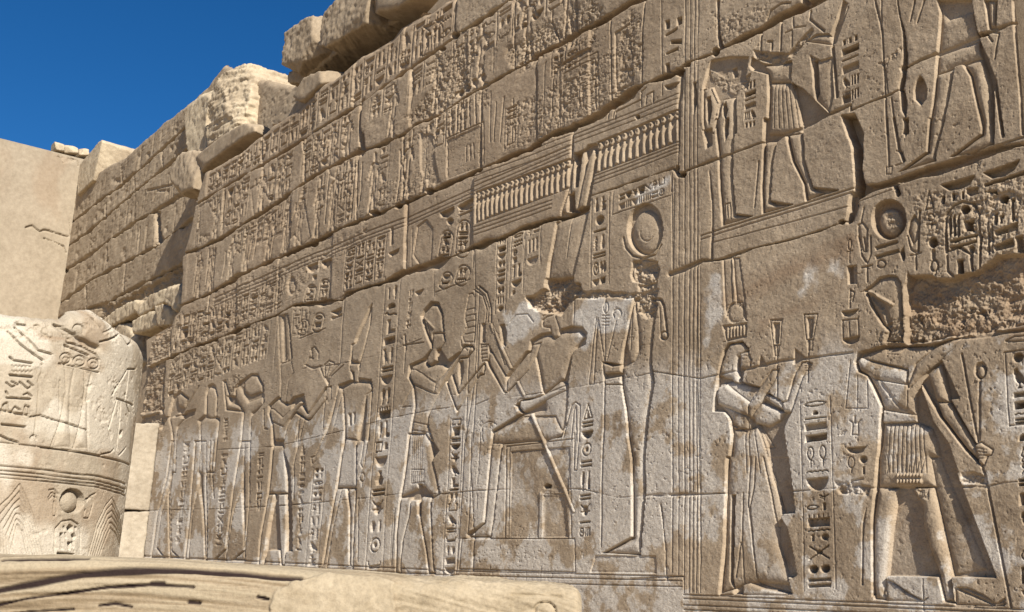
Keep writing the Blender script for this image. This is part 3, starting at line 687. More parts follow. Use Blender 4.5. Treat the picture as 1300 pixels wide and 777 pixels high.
part(f, 'foot', Dd([(400, 640), (430, 632), (500, 660), (640, 684), (620, 695), (400, 692)]), .03, .026, .03); W.groove(Dd([(470, 632), (640, 686)]), .008, .014)
part(f, 'foot', Dd([(285, 684), (360, 660), (362, 692), (290, 694)]), .03, .03, .03)
for nm, pts, line in (('left sistrum of the two', T_([(480, 566), (550, 570), (540, 720), (500, 722)]), Cc([(572, 160), (572, 420)])), ('right sistrum of the two', T_([(686, 532), (770, 528), (742, 684), (700, 686)]), Cc([(728, 120), (722, 330)]))):
    i = W.new('sistrum', nm, f); W.region(pts, i); W.groove(pts, .006, .012, closed=True)
    cxm = sum(p[0] for p in pts)/4; t0 = pts[0][1]; b0 = pts[2][1]
    W.sink([(cxm-4, t0+4), (cxm+4, t0+4), (cxm+2.5, b0-2), (cxm-2.5, b0-2)], .02, i)
    W.ridge([(cxm, t0+6), (cxm, b0-4)], .006, .012); W.groove([(cxm-8, t0), (cxm+8, t0-1)], .006, .012)
    W.body([(cxm-4, b0), (cxm+4, b0), (cxm+3, b0+14), (cxm-3, b0+14)], i, .025, .02, .02)
    W.groove(line, .009, .018)
for q in ([(478, 255), (492, 200), (522, 255)], [(650, 240), (660, 168), (712, 212), (655, 245)]): W.sink(Cc(q), .025)
for k in range(4): W.groove(Cc([(708, 240+k*11), (738, 240+k*11)]), .004, .007)

# mummiform god
f = fig('mummy-shaped god holding crook and flail on a low plinth, behind the throne', E_([(405, 75), (430, 60), (480, 60), (525, 100), (510, 200), (500, 300), (497, 395), (512, 490), (490, 600), (470, 777), (385, 777), (365, 620), (345, 500), (260, 500), (252, 385), (340, 400), (360, 290), (380, 200)]), .05)
W.sink(F_([(375, 0), (470, 0), (465, 100), (465, 300), (445, 500), (440, 602), (250, 590), (395, 510), (398, 300), (395, 130)]), .05, f)
part(f, 'wrapped_body', E_([(345, 410), (400, 380), (428, 320), (408, 85), (440, 90), (520, 110), (506, 200), (495, 300), (490, 395), (500, 490), (478, 620), (467, 740)])+F_([(458, 110), (458, 300), (438, 500), (436, 600), (256, 590), (398, 515), (400, 300), (395, 130), (377, 0)])+E_([(367, 620), (345, 500)]), .045, .041, .11)
part(f, 'arm', E_([(385, 390), (365, 300), (385, 180), (405, 90), (428, 220), (425, 350), (405, 385)]), .035, .03, .06); W.groove(E_([(400, 150), (390, 330)]), .006, .012)
part(f, 'hand', E_([(252, 388), (300, 405), (342, 400), (344, 440), (260, 445)]), .035, .034, .03); part(f, 'hand', E_([(258, 470), (340, 455), (345, 498), (262, 500)]), .035, .034, .03)
W.damage(E_([(430, 0), (510, 0), (500, 160), (470, 175), (425, 140)]), .03, .05, 60, .03, 20)
for k in range(3): W.groove(E_([(440, 120+k*18), (470, 140+k*18), (505, 120+k*16)]), .004, .006)
W.groove(E_([(262, 505), (258, 777)])+F_([(255, 0), (245, 500), (243, 560)]), .011, .02)
for q in ([(222, 168), (185, 495), (208, 497), (228, 175)], [(232, 170), (262, 382)], [(268, 60), (266, 380)], [(320, 185), (275, 378)], [(232, 190), (208, 490)]): W.groove(E_(q), .009, .014)
W.groove(E_(arc(270, 118, 12, 28, 0, 360, 14)), .008, .014); W.groove(E_(arc(325, 148, 20, 24, 130, 420, 14)), .01, .016)
for k in range(4): W.groove(E_([(252, 158+k*16), (285, 158+k*16)]), .006, .01)
W.groove(E_([(485, 75), (540, 80), (555, 110), (570, 240)]), .02, .035); W.groove(E_([(535, 120), (540, 240)]), .009, .014)
W.sink(E_(arc(557, 258, 22, 24, 0, 340, 14)), .03); W.body(E_(arc(557, 254, 16, 18, 0, 340, 12)), None, .03, .03, .03)
i = part(f, 'plinth', F_([(215, 604), (515, 606), (516, 690), (190, 685)]), .018, .010, .03)

# throne and seated king
th = W.new('carved_throne', 'box throne with low back on a long platform')
W.region(Hh([(105, 520), (655, 520), (650, 30), (320, 60), (300, 520)]), th)
for q in ([(322, 65), (650, 28)], [(318, 65), (312, 518)], [(335, 70), (330, 518)], [(345, 92), (632, 68), (625, 300)], [(345, 92), (338, 515)], [(500, 308), (608, 303), (624, 515)], [(500, 308), (498, 515)], [(478, 285), (474, 515)], [(632, 70), (640, 515)], [(105, 520), (655, 520), (660, 684)], [(105, 520), (90, 670), (660, 686)], [(505, 300), (625, 298)]):
    W.groove(Hh(q), .008, .014)
W.sink(Hh([(345, 92), (632, 70), (628, 290), (500, 300), (476, 285), (474, 514), (338, 514)]), .010); W.sink(Hh([(502, 310), (606, 306), (622, 512), (500, 514)]), .016)
W.groove(G([(602, 760), (640, 600), (660, 583), (682, 600), (682, 777)]), .009, .018); W.groove(G([(640, 777), (652, 620), (662, 605), (668, 777)]), .008, .012)
W.groove(Hh([(682, 0), (668, 182), (655, 182), (658, 0)]), .01, .016)
W.groove(Hh([(120, 0), (80, 670)]), .009, .015); W.groove(Hh([(152, 0), (135, 490)]), .009, .015); W.groove(G([(165, 490), (122, 777)]), .008, .014); W.groove(G([(185, 10), (168, 480)]), .007, .012)
W.groove(Hh([(195, 0), (180, 250)]), .006, .01); W.groove(Hh([(178, 300), (176, 375)]), .005, .01)
W.sink(Hh([(500, 262), (515, 248), (540, 258), (535, 270), (505, 272)]), .08)
f = fig('king seated on a box throne holding a long slanting staff', G([(430, 330), (440, 280), (490, 248), (530, 240), (590, 225), (640, 210), (695, 212), (720, 245), (712, 300), (650, 330), (625, 490), (612, 700), (590, 745), (500, 777), (248, 777), (250, 725), (345, 665), (395, 640), (360, 600), (400, 570), (470, 560), (498, 545), (480, 440), (460, 350), (430, 420), (330, 535), (310, 540), (240, 420), (200, 330), (230, 300), (320, 455), (415, 335)]), .045)
W.sink(Hh([(250, 0), (600, 0), (590, 20), (350, 50), (300, 55), (285, 200), (262, 400), (245, 515), (130, 515), (130, 495), (210, 440), (235, 150)]), .045, f)
part(f, 'torso', G([(445, 290), (500, 258), (540, 255), (555, 270), (590, 240), (680, 235), (705, 260), (660, 310), (620, 420), (600, 470), (498, 540), (480, 440), (462, 345), (440, 330)]), .04, .036, .1)
part(f, 'waist', G([(498, 545), (580, 480), (620, 495), (625, 560), (608, 700), (585, 745), (500, 772), (250, 765), (255, 728), (400, 645), (500, 620)]), .042, .034, .1)
part(f, 'leg', Hh([(250, -10), (310, -10), (296, 60), (283, 200), (260, 400), (243, 512), (135, 510), (212, 442), (237, 150)]), .042, .038, .06)
part(f, 'leg', G([(252, 735), (400, 655), (560, 650), (600, 745), (520, 775), (300, 790), (250, 790)]), .04, .036, .08)
part(f, 'arm', G([(435, 335), (445, 300), (490, 290), (470, 345), (430, 425), (335, 520), (315, 540), (322, 470), (418, 345)]), .04, .038, .05)
part(f, 'arm', G([(228, 330), (255, 340), (322, 462), (322, 538), (305, 535), (238, 400)]), .04, .038, .045)
part(f, 'hand', G([(195, 300), (235, 300), (240, 360), (230, 380), (200, 385)]), .03, .03, .03)
part(f, 'arm', G([(385, 575), (430, 570), (500, 545), (610, 500), (615, 525), (500, 580), (420, 625), (400, 635), (380, 610)]), .035, .035, .05)
W.groove(G(arc(400, 600, 35, 35, 60, 280, 12)), .007, .012); W.sink(G([(440, 632), (488, 636), (492, 602), (478, 602)]), .02)
for k in range(4): W.groove(G([(198, 315+k*18), (228, 310+k*18)]), .005, .009)
part(f, 'head', G([(498, 180), (520, 160), (560, 150), (575, 190), (585, 220), (580, 262), (555, 272), (540, 255), (535, 220), (500, 215)]), .03, .03, .05)
W.groove(G(arc(240, 720, 40, 38, 180, 320, 10)), .007, .01); W.groove(G([(205, 777), (202, 715)]), .006, .01)
sf = W.new('staff', 'long staff slanting across the throne', f)
for a, b, pr in ((G([(245, 195)])[0], G([(345, 420)])[0], 1), (G([(372, 480)])[0], G([(408, 555)])[0], 1), (G([(440, 640)])[0], Hh([(655, 392)])[0], 2)):
    dx, dy = b[0]-a[0], b[1]-a[1]; L = math.hypot(dx, dy); nx, ny = -dy/L*1.9, dx/L*1.9
    W.body([(a[0]+nx, a[1]+ny), (b[0]+nx, b[1]+ny), (b[0]-nx, b[1]-ny), (a[0]-nx, a[1]-ny)], sf, .022, .03, .012)
W.sink(G([(290, 205), (310, 200), (322, 240), (318, 310), (300, 300)]), .035); W.groove(G([(340, 190), (370, 155), (425, 150), (455, 190)]), .009, .012)
W.groove(G([(655, 205), (657, 60)]), .01, .014); W.sink(G([(200, 200), (215, 195), (215, 290), (195, 290)]), .03)
W.groove(G([(500, 160), (560, 125)]), .01, .02)
W.groove(c_([(880, 690), (885, 640)]), .02, .03)

# offering king
f = fig('striding king with blue-crown outline offering a small statue, left of the throne', I([(287, 158), (300, 130), (335, 88), (372, 93), (395, 150), (403, 240), (410, 285), (385, 325), (420, 380), (480, 335), (500, 300), (540, 305), (555, 325), (520, 368), (480, 372), (445, 430), (478, 538), (575, 420), (605, 390), (610, 405), (602, 450), (582, 455), (490, 600), (468, 635), (412, 480), (370, 560), (330, 640), (325, 700), (350, 777), (225, 777), (245, 660), (255, 600), (245, 505), (222, 460), (232, 400), (300, 368), (340, 320), (308, 240)]), .05)
W.sink(J([(225, 0), (322, 0), (378, 88), (345, 130), (368, 230), (382, 300), (340, 325), (340, 380), (345, 500), (355, 692), (325, 692), (315, 600), (285, 420), (270, 330), (240, 330), (235, 400), (200, 530), (187, 690), (160, 692), (165, 500), (185, 320), (205, 200)]), .05, f)
part(f, 'crown', I([(293, 162), (305, 140), (338, 105), (365, 105), (388, 150), (398, 245), (345, 255), (340, 300), (312, 240)]), .05, .046, .06); W.groove(I([(300, 165), (350, 220)]), .012, -.015); W.groove(I([(315, 180), (330, 260)]), .014, .015)
part(f, 'head', I([(345, 245), (395, 245), (408, 285), (385, 318), (365, 330), (362, 380), (330, 405), (312, 390), (318, 360), (340, 320)]), .04, .038, .05); W.groove(I([(305, 370), (318, 412), (345, 418), (358, 380)]), .009, .012)
part(f, 'torso', I([(240, 405), (300, 380), (320, 410), (360, 400), (395, 400), (410, 420), (372, 545), (330, 635), (322, 700), (350, 777), (228, 777), (246, 662), (257, 600), (247, 505), (228, 455)]), .045, .04, .09)
part(f, 'arm', I([(235, 420), (262, 425), (360, 485), (362, 540), (345, 542), (250, 500), (230, 465)]), .035, .036, .05)
part(f, 'arm', I([(352, 542), (362, 490), (480, 345), (500, 312), (545, 312), (548, 330), (515, 362), (478, 368), (430, 440), (365, 545)]), .03, .034, .045)
part(f, 'arm', I([(417, 482), (440, 445), (475, 545), (575, 425), (600, 395), (606, 405), (598, 445), (580, 450), (488, 598), (467, 625), (442, 560)]), .035, .037, .04)
part(f, 'kilt', J([(228, 0), (312, 0), (338, 50), (345, 130), (365, 230), (375, 300), (345, 322), (300, 262), (188, 312), (206, 200)]), .045, .042, .09)
part(f, 'leg', J([(188, 318), (240, 315), (233, 400), (198, 530), (185, 690), (162, 690), (167, 500)]), .045, .042, .05)
part(f, 'leg', J([(288, 312), (338, 315), (335, 380), (342, 500), (353, 690), (328, 690), (317, 600), (284, 420)]), .045, .042, .05)
W.groove(J([(240, 180), (305, 180), (305, 240), (240, 248), (240, 180)]), .006, .009)
for k in range(6): W.groove(J([(248+k*10, 190), (248+k*10, 240)]), .005, .009); W.groove(J([(242+k*11, 0), (242+k*10, 175)]), .005, .006)
W.groove(I([(240, 680), (330, 700)]), .006, .009); W.groove(I([(235, 720), (330, 735)]), .006, .009)
W.groove(I([(245, 508), (190, 610), (236, 605)]), .007, .012); W.groove(I([(250, 425), (360, 480)]), .006, -.006)
W.groove(J([(162, 370), (138, 650)]), .009, .014); W.groove(J([(152, 380), (132, 640)]), .005, .008)
part(f, 'foot', J([(190, 668), (205, 665), (240, 692), (190, 692)]), .025, .02, .03); part(f, 'foot', J([(355, 665), (380, 670), (420, 700), (358, 700)]), .025, .02, .03)
W.sink(J([(272, 250), (290, 250), (290, 310), (285, 415), (275, 400)]), .06)
st_ = W.new('statuette', 'tiny seated statuette held on the palm', f)
W.body(I([(505, 130), (520, 50), (540, 45), (552, 70), (548, 130), (558, 180), (552, 290), (500, 290), (490, 260), (515, 220), (500, 170)]), st_, .028, .024, .03)
for k in range(5): W.groove(I([(505, 130+k*30), (550, 120+k*30)]), .006, .01)
W.groove(I([(485, 280), (490, 310), (520, 330)]), .01, .014)
cn = W.new('carved_canopy', 'curved feathered canopy above the raised hands')
W.groove(I([(545, 30), (590, 60), (612, 130), (605, 190)]), .01, .02); W.groove(I([(570, 10), (612, 45), (632, 120), (633, 190)]), .014, .03); W.groove(I([(555, 20), (602, 60), (622, 120), (618, 190)]), .008, .015)
for q in ([(530, 290), (512, 777)], [(575, 200), (570, 420), (545, 777)], [(555, 150), (550, 290)], [(600, 200), (598, 290)], [(640, 200), (700, 400)]): W.groove(I(q), .009, .015)
W.sink(I([(478, 385), (495, 380), (500, 440), (485, 500), (475, 440)]), .03); W.groove(I([(530, 380), (525, 460)]), .008, .014)
W.groove(I([(210, 255), (214, 330)]), .02, .04); W.groove(I([(200, 305), (300, 290)]), .009, .02); W.groove(I([(212, 330), (205, 440)]), .008, .012)

# god with tall white crown
f = fig('god in a tall tapering crown with arms lowered, facing right', K([(590, 98), (583, 200), (552, 330), (532, 400), (525, 465), (585, 475), (592, 520), (575, 777), (515, 777), (455, 777), (447, 530), (400, 700), (368, 777), (345, 777), (415, 560), (425, 500), (495, 475), (480, 380), (510, 270), (575, 120)]), .045)
W.sink(Lq([(455, 0), (515, 0), (515, 310), (505, 500), (500, 705), (480, 700), (478, 420), (460, 312), (440, 312), (400, 500), (370, 705), (345, 705), (395, 400), (415, 300), (440, 130)]), .05, f)
part(f, 'crown', K([(590, 110), (580, 200), (548, 330), (525, 390), (490, 385), (490, 300), (515, 290), (575, 150)]), .04, .036, .05)
part(f, 'head', K([(480, 395), (525, 395), (530, 430), (522, 490), (505, 495), (500, 440), (482, 430)]), .035, .032, .04)
part(f, 'torso', K([(435, 520), (495, 485), (580, 488), (588, 520), (560, 560), (525, 700), (515, 777), (457, 777), (447, 560)]), .045, .04, .08)
W.sink(K([(472, 640), (485, 640), (485, 700), (475, 700)]), .03); W.sink(K([(495, 635), (505, 635), (503, 690), (495, 690)]), .03)
part(f, 'arm', K([(425, 510), (448, 530), (410, 680)])+Lq([(398, 30), (322, 170), (295, 195), (290, 158), (310, 150), (370, 20)])+K([(398, 640)]), .035, .034, .05)
part(f, 'arm', K([(562, 545), (588, 525), (578, 700)])+Lq([(569, 60), (555, 190), (545, 215), (532, 190), (550, 60)]), .035, .034, .045)
part(f, 'kilt', Lq([(457, 60), (510, 70), (513, 310), (418, 308), (440, 130)]), .045, .038, .08)
part(f, 'leg', Lq([(415, 312), (442, 312), (402, 500), (370, 700), (348, 700), (395, 420)]), .045, .04, .05); part(f, 'leg', Lq([(470, 312), (512, 312), (503, 500), (498, 705), (482, 700), (482, 420)]), .045, .04, .05)
W.groove(Lq(arc(543, 255, 12, 22, 90, 450, 12)), .007, .012); W.groove(Lq([(543, 276), (543, 300)]), .007, .012); W.groove(Lq([(525, 360), (522, 670)]), .01, .016)
part(f, 'foot', Lq([(330, 700), (365, 680), (368, 708), (330, 710)]), .03, .02, .03); part(f, 'foot', Lq([(450, 708), (485, 685), (500, 708)]), .03, .02, .03)

# god with double plumes holding bouquet
f = fig('god with two tall plumes holding out a bouquet', K([(85, 600), (132, 558), (180, 590), (205, 560), (255, 545), (275, 640), (362, 510), (390, 505), (388, 545), (290, 672), (275, 678), (215, 640), (175, 700), (160, 777), (108, 777), (98, 690), (80, 640)]), .045)
W.sink(Lq([(100, 0), (158, 0), (158, 130), (188, 215), (198, 620), (165, 622), (160, 690), (142, 690), (135, 615), (75, 615), (60, 690), (30, 690), (35, 560), (75, 330), (100, 100)]), .055, f)
part(f, 'plume', K([(128, 160), (145, 158), (150, 390), (140, 390)]), .04, .03, .03); part(f, 'plume', K([(160, 152), (178, 150), (195, 375), (175, 385)]), .05, .035, .03)
W.sink(K([(146, 158), (160, 155), (172, 380), (152, 385)]), .04); W.sink(K([(178, 150), (186, 200), (200, 370), (192, 375)]), .05)
part(f, 'head', K([(140, 395), (195, 380), (208, 440), (185, 470), (180, 500), (165, 590), (140, 590), (145, 480)]), .035, .03, .05)
part(f, 'torso', K([(88, 605), (130, 568), (170, 600), (200, 590), (180, 690), (160, 777), (110, 777), (100, 690)]), .045, .04, .07)
part(f, 'arm', K([(88, 615), (110, 620), (152, 660), (235, 580), (248, 585), (155, 708), (100, 680)]), .03, .033, .04); part(f, 'arm', K([(215, 630), (240, 600), (276, 645), (365, 518), (388, 515), (384, 545), (288, 668), (270, 670)]), .035, .034, .04)
part(f, 'kilt', Lq([(103, 100), (155, 100), (165, 250), (168, 335), (78, 335), (102, 130)]), .045, .038, .07)
part(f, 'leg', Lq([(76, 340), (105, 338), (78, 480), (60, 620), (45, 690), (32, 690), (38, 560)]), .05, .046, .04); part(f, 'leg', Lq([(122, 340), (162, 338), (166, 500), (160, 690), (145, 690), (132, 560)]), .055, .05, .04)
bq = W.new('bouquet', 'fan of curved stems in its raised hand', f)
for a in range(6): W.groove(K([(375, 500), (365-a*0+(a-2)*6, 460), (330+a*24, 405-(3-abs(a-3))*4)]), .012, .018)
W.region(K([(340, 400), (440, 400), (385, 500), (365, 500)]), bq); W.body(K([(365, 510), (385, 508), (390, 570), (375, 590), (365, 560)]), None, .03, .025, .03)
for q in ([(262, 400), (280, 365), (300, 370)], [(285, 330), (305, 310), (325, 340), (325, 370)], [(262, 400), (300, 420), (340, 405)], [(290, 320), (295, 370)], [(355, 400), (375, 380), (400, 390)], [(362, 560), (350, 710)], [(240, 650), (215, 777)], [(260, 670), (235, 777)], [(58, 620), (60, 715), (78, 718)]): W.groove(K(q), .014, .018)
for q in ([(232, 0), (222, 120), (205, 200), (208, 280), (203, 370)], [(245, 20), (222, 130)]): W.groove(Lq(q), .014, .022)

# three gods near the left end
f = fig('god raising both hands before his face, third figure from the left end', Mq([(440, 325), (452, 320), (490, 440), (500, 360), (520, 330), (575, 290), (605, 290), (640, 350), (642, 430), (605, 475), (578, 500), (575, 777), (510, 777), (530, 600), (537, 480), (455, 470)]), .04)
W.sink(Nn([(585, 0), (640, 0), (630, 350), (608, 600), (610, 655), (535, 650), (603, 598), (590, 262), (550, 370), (510, 600), (505, 656), (435, 650), (500, 590), (545, 250)]), .045, f)
part(f, 'head', Mq([(540, 330), (575, 298), (602, 300), (630, 350), (625, 380), (570, 400), (545, 380)]), .035, .03, .08)
part(f, 'torso', Mq([(500, 360), (515, 350), (560, 430), (635, 400), (635, 440), (580, 485), (572, 777), (515, 777), (540, 480), (500, 420)]), .04, .036, .1)
part(f, 'arm', Mq([(442, 335), (452, 330), (478, 430), (520, 450), (525, 472), (458, 465)]), .035, .035, .08); W.sink(Mq([(460, 400), (475, 440), (515, 440), (495, 400)]), .05)
part(f, 'leg', Nn([(588, 0), (612, 0), (590, 255), (548, 370), (508, 595), (500, 650), (440, 648), (502, 592), (547, 250)]), .04, .036, .06); part(f, 'leg', Nn([(605, 0), (636, 0), (628, 350), (606, 600), (606, 650), (540, 648), (600, 600)]), .04, .036, .06)
W.damage(Mq([(465, 310), (520, 285), (555, 300), (540, 350), (480, 380)]), .01, .03, 71, .06)
f = fig('mummiform god with a rounded wig, second figure from the left end', Mq([(355, 380), (365, 350), (385, 338), (402, 350), (412, 400), (410, 500), (425, 510), (422, 560), (405, 700), (400, 777), (305, 777), (325, 640), (330, 560), (318, 520), (350, 490)]), .04)
W.sink(Nn([(335, 0), (402, 0), (397, 300), (397, 657), (383, 657), (372, 380), (355, 250), (320, 400), (298, 650), (275, 650), (308, 370)]), .04, f)
part(f, 'head', Mq([(358, 385), (370, 355), (395, 360), (408, 400), (405, 500), (385, 515), (360, 500)]), .035, .033, .09)
part(f, 'torso', Mq([(325, 525), (350, 505), (410, 510), (420, 525), (402, 700), (396, 777), (312, 777), (330, 640)]), .04, .036, .1)
part(f, 'leg', Nn([(338, 0), (368, 0), (350, 250), (318, 400), (296, 648), (278, 648), (310, 370)]), .04, .036, .06); part(f, 'leg', Nn([(368, 0), (398, 0), (394, 300), (393, 650), (386, 650), (378, 380)]), .04, .036, .06)
W.groove(Nn([(440, 0), (428, 130), (435, 310)]), .03, .03); W.groove(Nn([(420, 0), (412, 200)]), .02, .02)
f = fig('worn god at the left end with one arm raised', Mq([(165, 500), (190, 400), (220, 372), (270, 410), (245, 480), (305, 465), (300, 490), (240, 520), (215, 550), (205, 600), (205, 777), (165, 777), (185, 640), (182, 560)]), .045)
W.sink(Nn([(200, 0), (225, 0), (215, 150), (200, 280), (207, 600), (247, 637), (193, 640), (185, 270), (150, 400), (125, 580), (168, 640), (90, 640), (125, 400), (178, 180)]), .04, f)
part(f, 'head', Mq([(205, 400), (225, 385), (262, 415), (245, 460), (215, 450)]), .035, .035, .1)
part(f, 'torso', Mq([(170, 505), (215, 480), (240, 510), (210, 550), (202, 777), (172, 777), (188, 600)]), .04, .036, .1)
part(f, 'leg', Nn([(198, 0), (215, 0), (205, 150), (180, 260), (148, 400), (124, 585), (160, 632), (95, 635), (127, 400), (180, 180)]), .04, .036, .06)
part(f, 'leg', Nn([(190, 275), (200, 275), (205, 600), (240, 634), (196, 636)]), .04, .036, .06)
W.groove(Mq([(250, 470), (320, 350)]), .03, .03); W.groove(Mq([(190, 500), (250, 490)]), .03, .03)

# middle register, right
f = fig('narrow mummy-like figure beside the vertical border, upper right', O([(150, 500), (175, 400), (195, 350), (300, 330), (410, 330), (400, 420), (345, 560), (345, 777), (225, 777), (235, 590), (200, 505), (150, 515)]), .035)
W.sink(P_([(215, 0), (340, 0), (325, 180), (320, 350), (335, 555), (435, 568), (258, 625), (243, 400), (238, 200)]), .05, f)
part(f, 'arm', O([(150, 520), (195, 505), (235, 600), (215, 777), (160, 777), (150, 700)]), .04, .036, .06)
part(f, 'wrapped_body', O([(255, 575), (330, 560), (335, 720)])+P_([(322, 180), (316, 350), (330, 560), (425, 570), (260, 618), (245, 400), (240, 200), (222, 20)])+O([(232, 680)]), .05, .046, .08)
for q in ([(170, 570), (190, 560), (200, 640), (185, 725), (172, 690)], [(262, 610), (278, 590), (292, 640), (280, 690), (265, 670)], [(95, 480), (110, 480), (115, 600), (100, 660), (92, 600)], [(305, 395), (330, 385), (335, 440), (315, 445)]): W.sink(O(q), .07)
W.sink(P_([(280, 0), (300, 0), (295, 100), (280, 135), (270, 60)]), .07); W.sink(P_([(150, 70), (200, 60), (205, 160), (170, 180)]), .05)
W.groove(P_([(270, 590), (272, 500), (300, 490), (305, 580)]), .008, .016); W.groove(P_([(285, 500), (290, 575)]), .006, .014)
W.damage(O([(180, 400), (240, 440), (330, 490), (420, 430), (410, 500), (330, 545), (200, 480)]), .03, .03, 81, .02, 22)
f = fig('headless striding king in a pleated kilt, upper right above the queen', O([(415, 380), (430, 330), (500, 370), (660, 350), (655, 470), (715, 720), (720, 777), (515, 777), (525, 560), (520, 430), (430, 405)]), .045)
W.sink(O([(662, 480), (730, 520), (880, 665), (800, 700), (715, 735)]), .055, f)
W.sink(P_([(500, 0), (720, 0), (735, 250), (782, 400), (935, 417), (830, 447), (738, 480), (725, 380), (660, 250), (625, 100), (575, 135), (550, 250), (535, 480), (665, 500), (490, 555), (483, 400)]), .05, f)
part(f, 'torso', O([(490, 378), (570, 375), (662, 352), (655, 420), (655, 472), (535, 476), (525, 430)]), .04, .034, .09)
part(f, 'kilt', O([(530, 480), (655, 478), (690, 590), (712, 735), (712, 777), (518, 777), (528, 600)]), .045, .038, .09)
for k in range(6): W.groove(O([(560+k*20, 490), (555+k*28, 740)]), .007, .01)
part(f, 'leg', P_([(502, 130), (575, 130), (548, 250), (532, 480), (560, 500), (650, 500), (495, 548), (487, 400)]), .05, .046, .06); part(f, 'leg', P_([(632, 95), (715, 80), (733, 250), (778, 405), (835, 430), (745, 470), (728, 380), (665, 250)]), .05, .046, .06)
part(f, 'arm', O([(800, 200), (875, 195), (900, 215), (895, 262), (740, 240)]), .04, .034, .05)
W.sink(O([(890, 200), (960, 0), (985, 20), (920, 250), (895, 262)]), .04); W.groove(O([(990, 40), (915, 250)]), .01, .02)
W.groove(P_([(468, 250), (445, 515)]), .012, .018)
W.damage(O([(440, 290), (640, 310), (780, 150), (790, 180), (670, 330), (560, 375), (450, 345)]), .03, .035, 83, .02, 22)
for q in ([(465, 190), (485, 185), (480, 290)], [(600, 110), (595, 290)], [(770, 60), (765, 110), (850, 180)], [(520, 240), (545, 240), (545, 290)], [(515, 110), (540, 60), (600, 20), (650, 15)]): W.groove(O(q), .014, .025)
for q in ([(620, 190), (660, 170), (660, 270)], [(665, 100), (670, 160), (740, 150)]): W.groove(O(q), .01, .018)
f = fig('tall slotted shrine shape between the two striding kings')
W.body(O([(768, 320), (805, 340), (830, 350), (895, 330), (905, 560), (880, 655), (800, 580)]), f, .03, .026, .1)
W.sink(O([(785, 350), (808, 345), (820, 540), (800, 570), (785, 500)]), .07); W.groove(O([(900, 270), (925, 560)]), .02, .035)
W.column([(943, 105), (962, 98), (962, 160), (943, 165)], [(.9, ['bars']), (.6, ['slot']), (.4, ['rod']), (.7, ['slot']), (1, ['bars', 'bird']), (.6, ['bars'])], .04, False, label='small block of signs left of the headless king')
W.column([(1064, 52), (1094, 40), (1094, 125), (1066, 135)], [(.5, ['bars']), (.7, ['slot']), (.4, ['rod']), (.8, ['slot']), (.9, ['bird', 'bars']), (.9, ['mn', 'bars'])], .045, False, label='block of signs left of the slender vertical staff, upper right')
f = fig('largest striding figure of the upper right, cut by the frame top', Q_([(500, 0), (700, 0), (722, 120), (745, 240), (800, 350), (830, 470), (830, 777), (765, 777), (725, 600), (690, 440), (645, 372), (600, 388), (565, 600), (520, 777), (455, 777), (485, 500), (497, 300), (520, 80)]), .04)
W.sink(R_([(455, 0), (548, 0), (495, 200), (492, 250), (275, 315), (440, 195)]), .045, f); W.sink(R_([(762, 0), (830, 0), (830, 150), (700, 200), (575, 225), (755, 90)]), .045, f)
part(f, 'torso', Q_([(520, 40), (560, 110), (700, 60), (735, 230), (502, 312), (512, 150)]), .04, .02, .1)
part(f, 'kilt', Q_([(500, 318), (735, 235), (760, 330), (640, 370), (590, 385), (492, 440)]), .04, .028, .1)
part(f, 'leg', Q_([(492, 430), (595, 395), (563, 600), (535, 740)])+R_([(492, 205), (488, 245), (285, 310), (442, 198), (457, 20)])+Q_([(485, 560)]), .045, .042, .07)
part(f, 'leg', Q_([(655, 375), (760, 335), (795, 480), (810, 740)])+R_([(826, 145), (700, 198), (585, 222), (757, 92), (764, 20)])+Q_([(728, 600), (695, 440)]), .045, .042, .07)
W.sink(Q_([(715, 100), (745, 230), (830, 440), (832, 777), (818, 777), (800, 480), (740, 300)]), .06)
W.sink(Q_([(775, 0), (800, 170), (842, 165), (850, 0)]), .04); W.body(Q_([(790, 0), (805, 160), (832, 150), (838, 0)]), None, .04, .035, .05)
W.sink(Q_([(800, 365), (845, 470), (885, 777), (870, 777), (845, 600), (830, 470)]), .04); W.groove(R_([(865, 0), (882, 105)]), .016, .03)
W.sink(Q_([(400, 438), (425, 470), (443, 520), (438, 575), (408, 612), (368, 575), (365, 520), (380, 470)]), .06); 
W.groove(Q_([(140, 0), (182, 180), (192, 380), (200, 540), (210, 777)]), .012, .02); W.groove(R_([(210, 0), (222, 280)]), .012, .02); W.groove(R_([(205, 285), (240, 280), (236, 325), (205, 325), (205, 285)]), .006, .012)
W.groove(Q_([(178, 0), (180, 200)]), .008, .014); W.groove(Q_([(200, 400), (215, 540)]), .008, .014); W.groove(Q_([(235, 570), (262, 777)]), .01, .018)
W.sink(Q_([(285, 530), (310, 520), (328, 600), (320, 680), (295, 640)]), .07); W.sink(Q_([(320, 690), (335, 700), (335, 777), (300, 777)]), .07); W.sink(R_([(305, 0), (335, 0), (335, 80), (315, 110)]), .06)
W.groove(R_([(250, 0), (280, 180), (310, 250)]), .016, .03); W.groove(R_([(265, 190), (300, 200), (305, 260), (260, 275)]), .008, .014)
W.groove(Q_([(370, 0), (345, 120)]), .012, .02); W.groove(Q_([(425, 0), (385, 130)]), .012, .02)
W.groove(Q_([(945, 0), (955, 200), (985, 560), (1000, 777)]), .016, .02); W.groove(Q_([(830, 190), (860, 190), (845, 270), (835, 340)]), .01, .018); W.groove(Q_([(790, 200), (820, 240)]), .01, .018)
W.damage(Q_([(155, 370), (290, 270), (290, 310), (200, 390)]), .01, .03, 84, .02, 22)
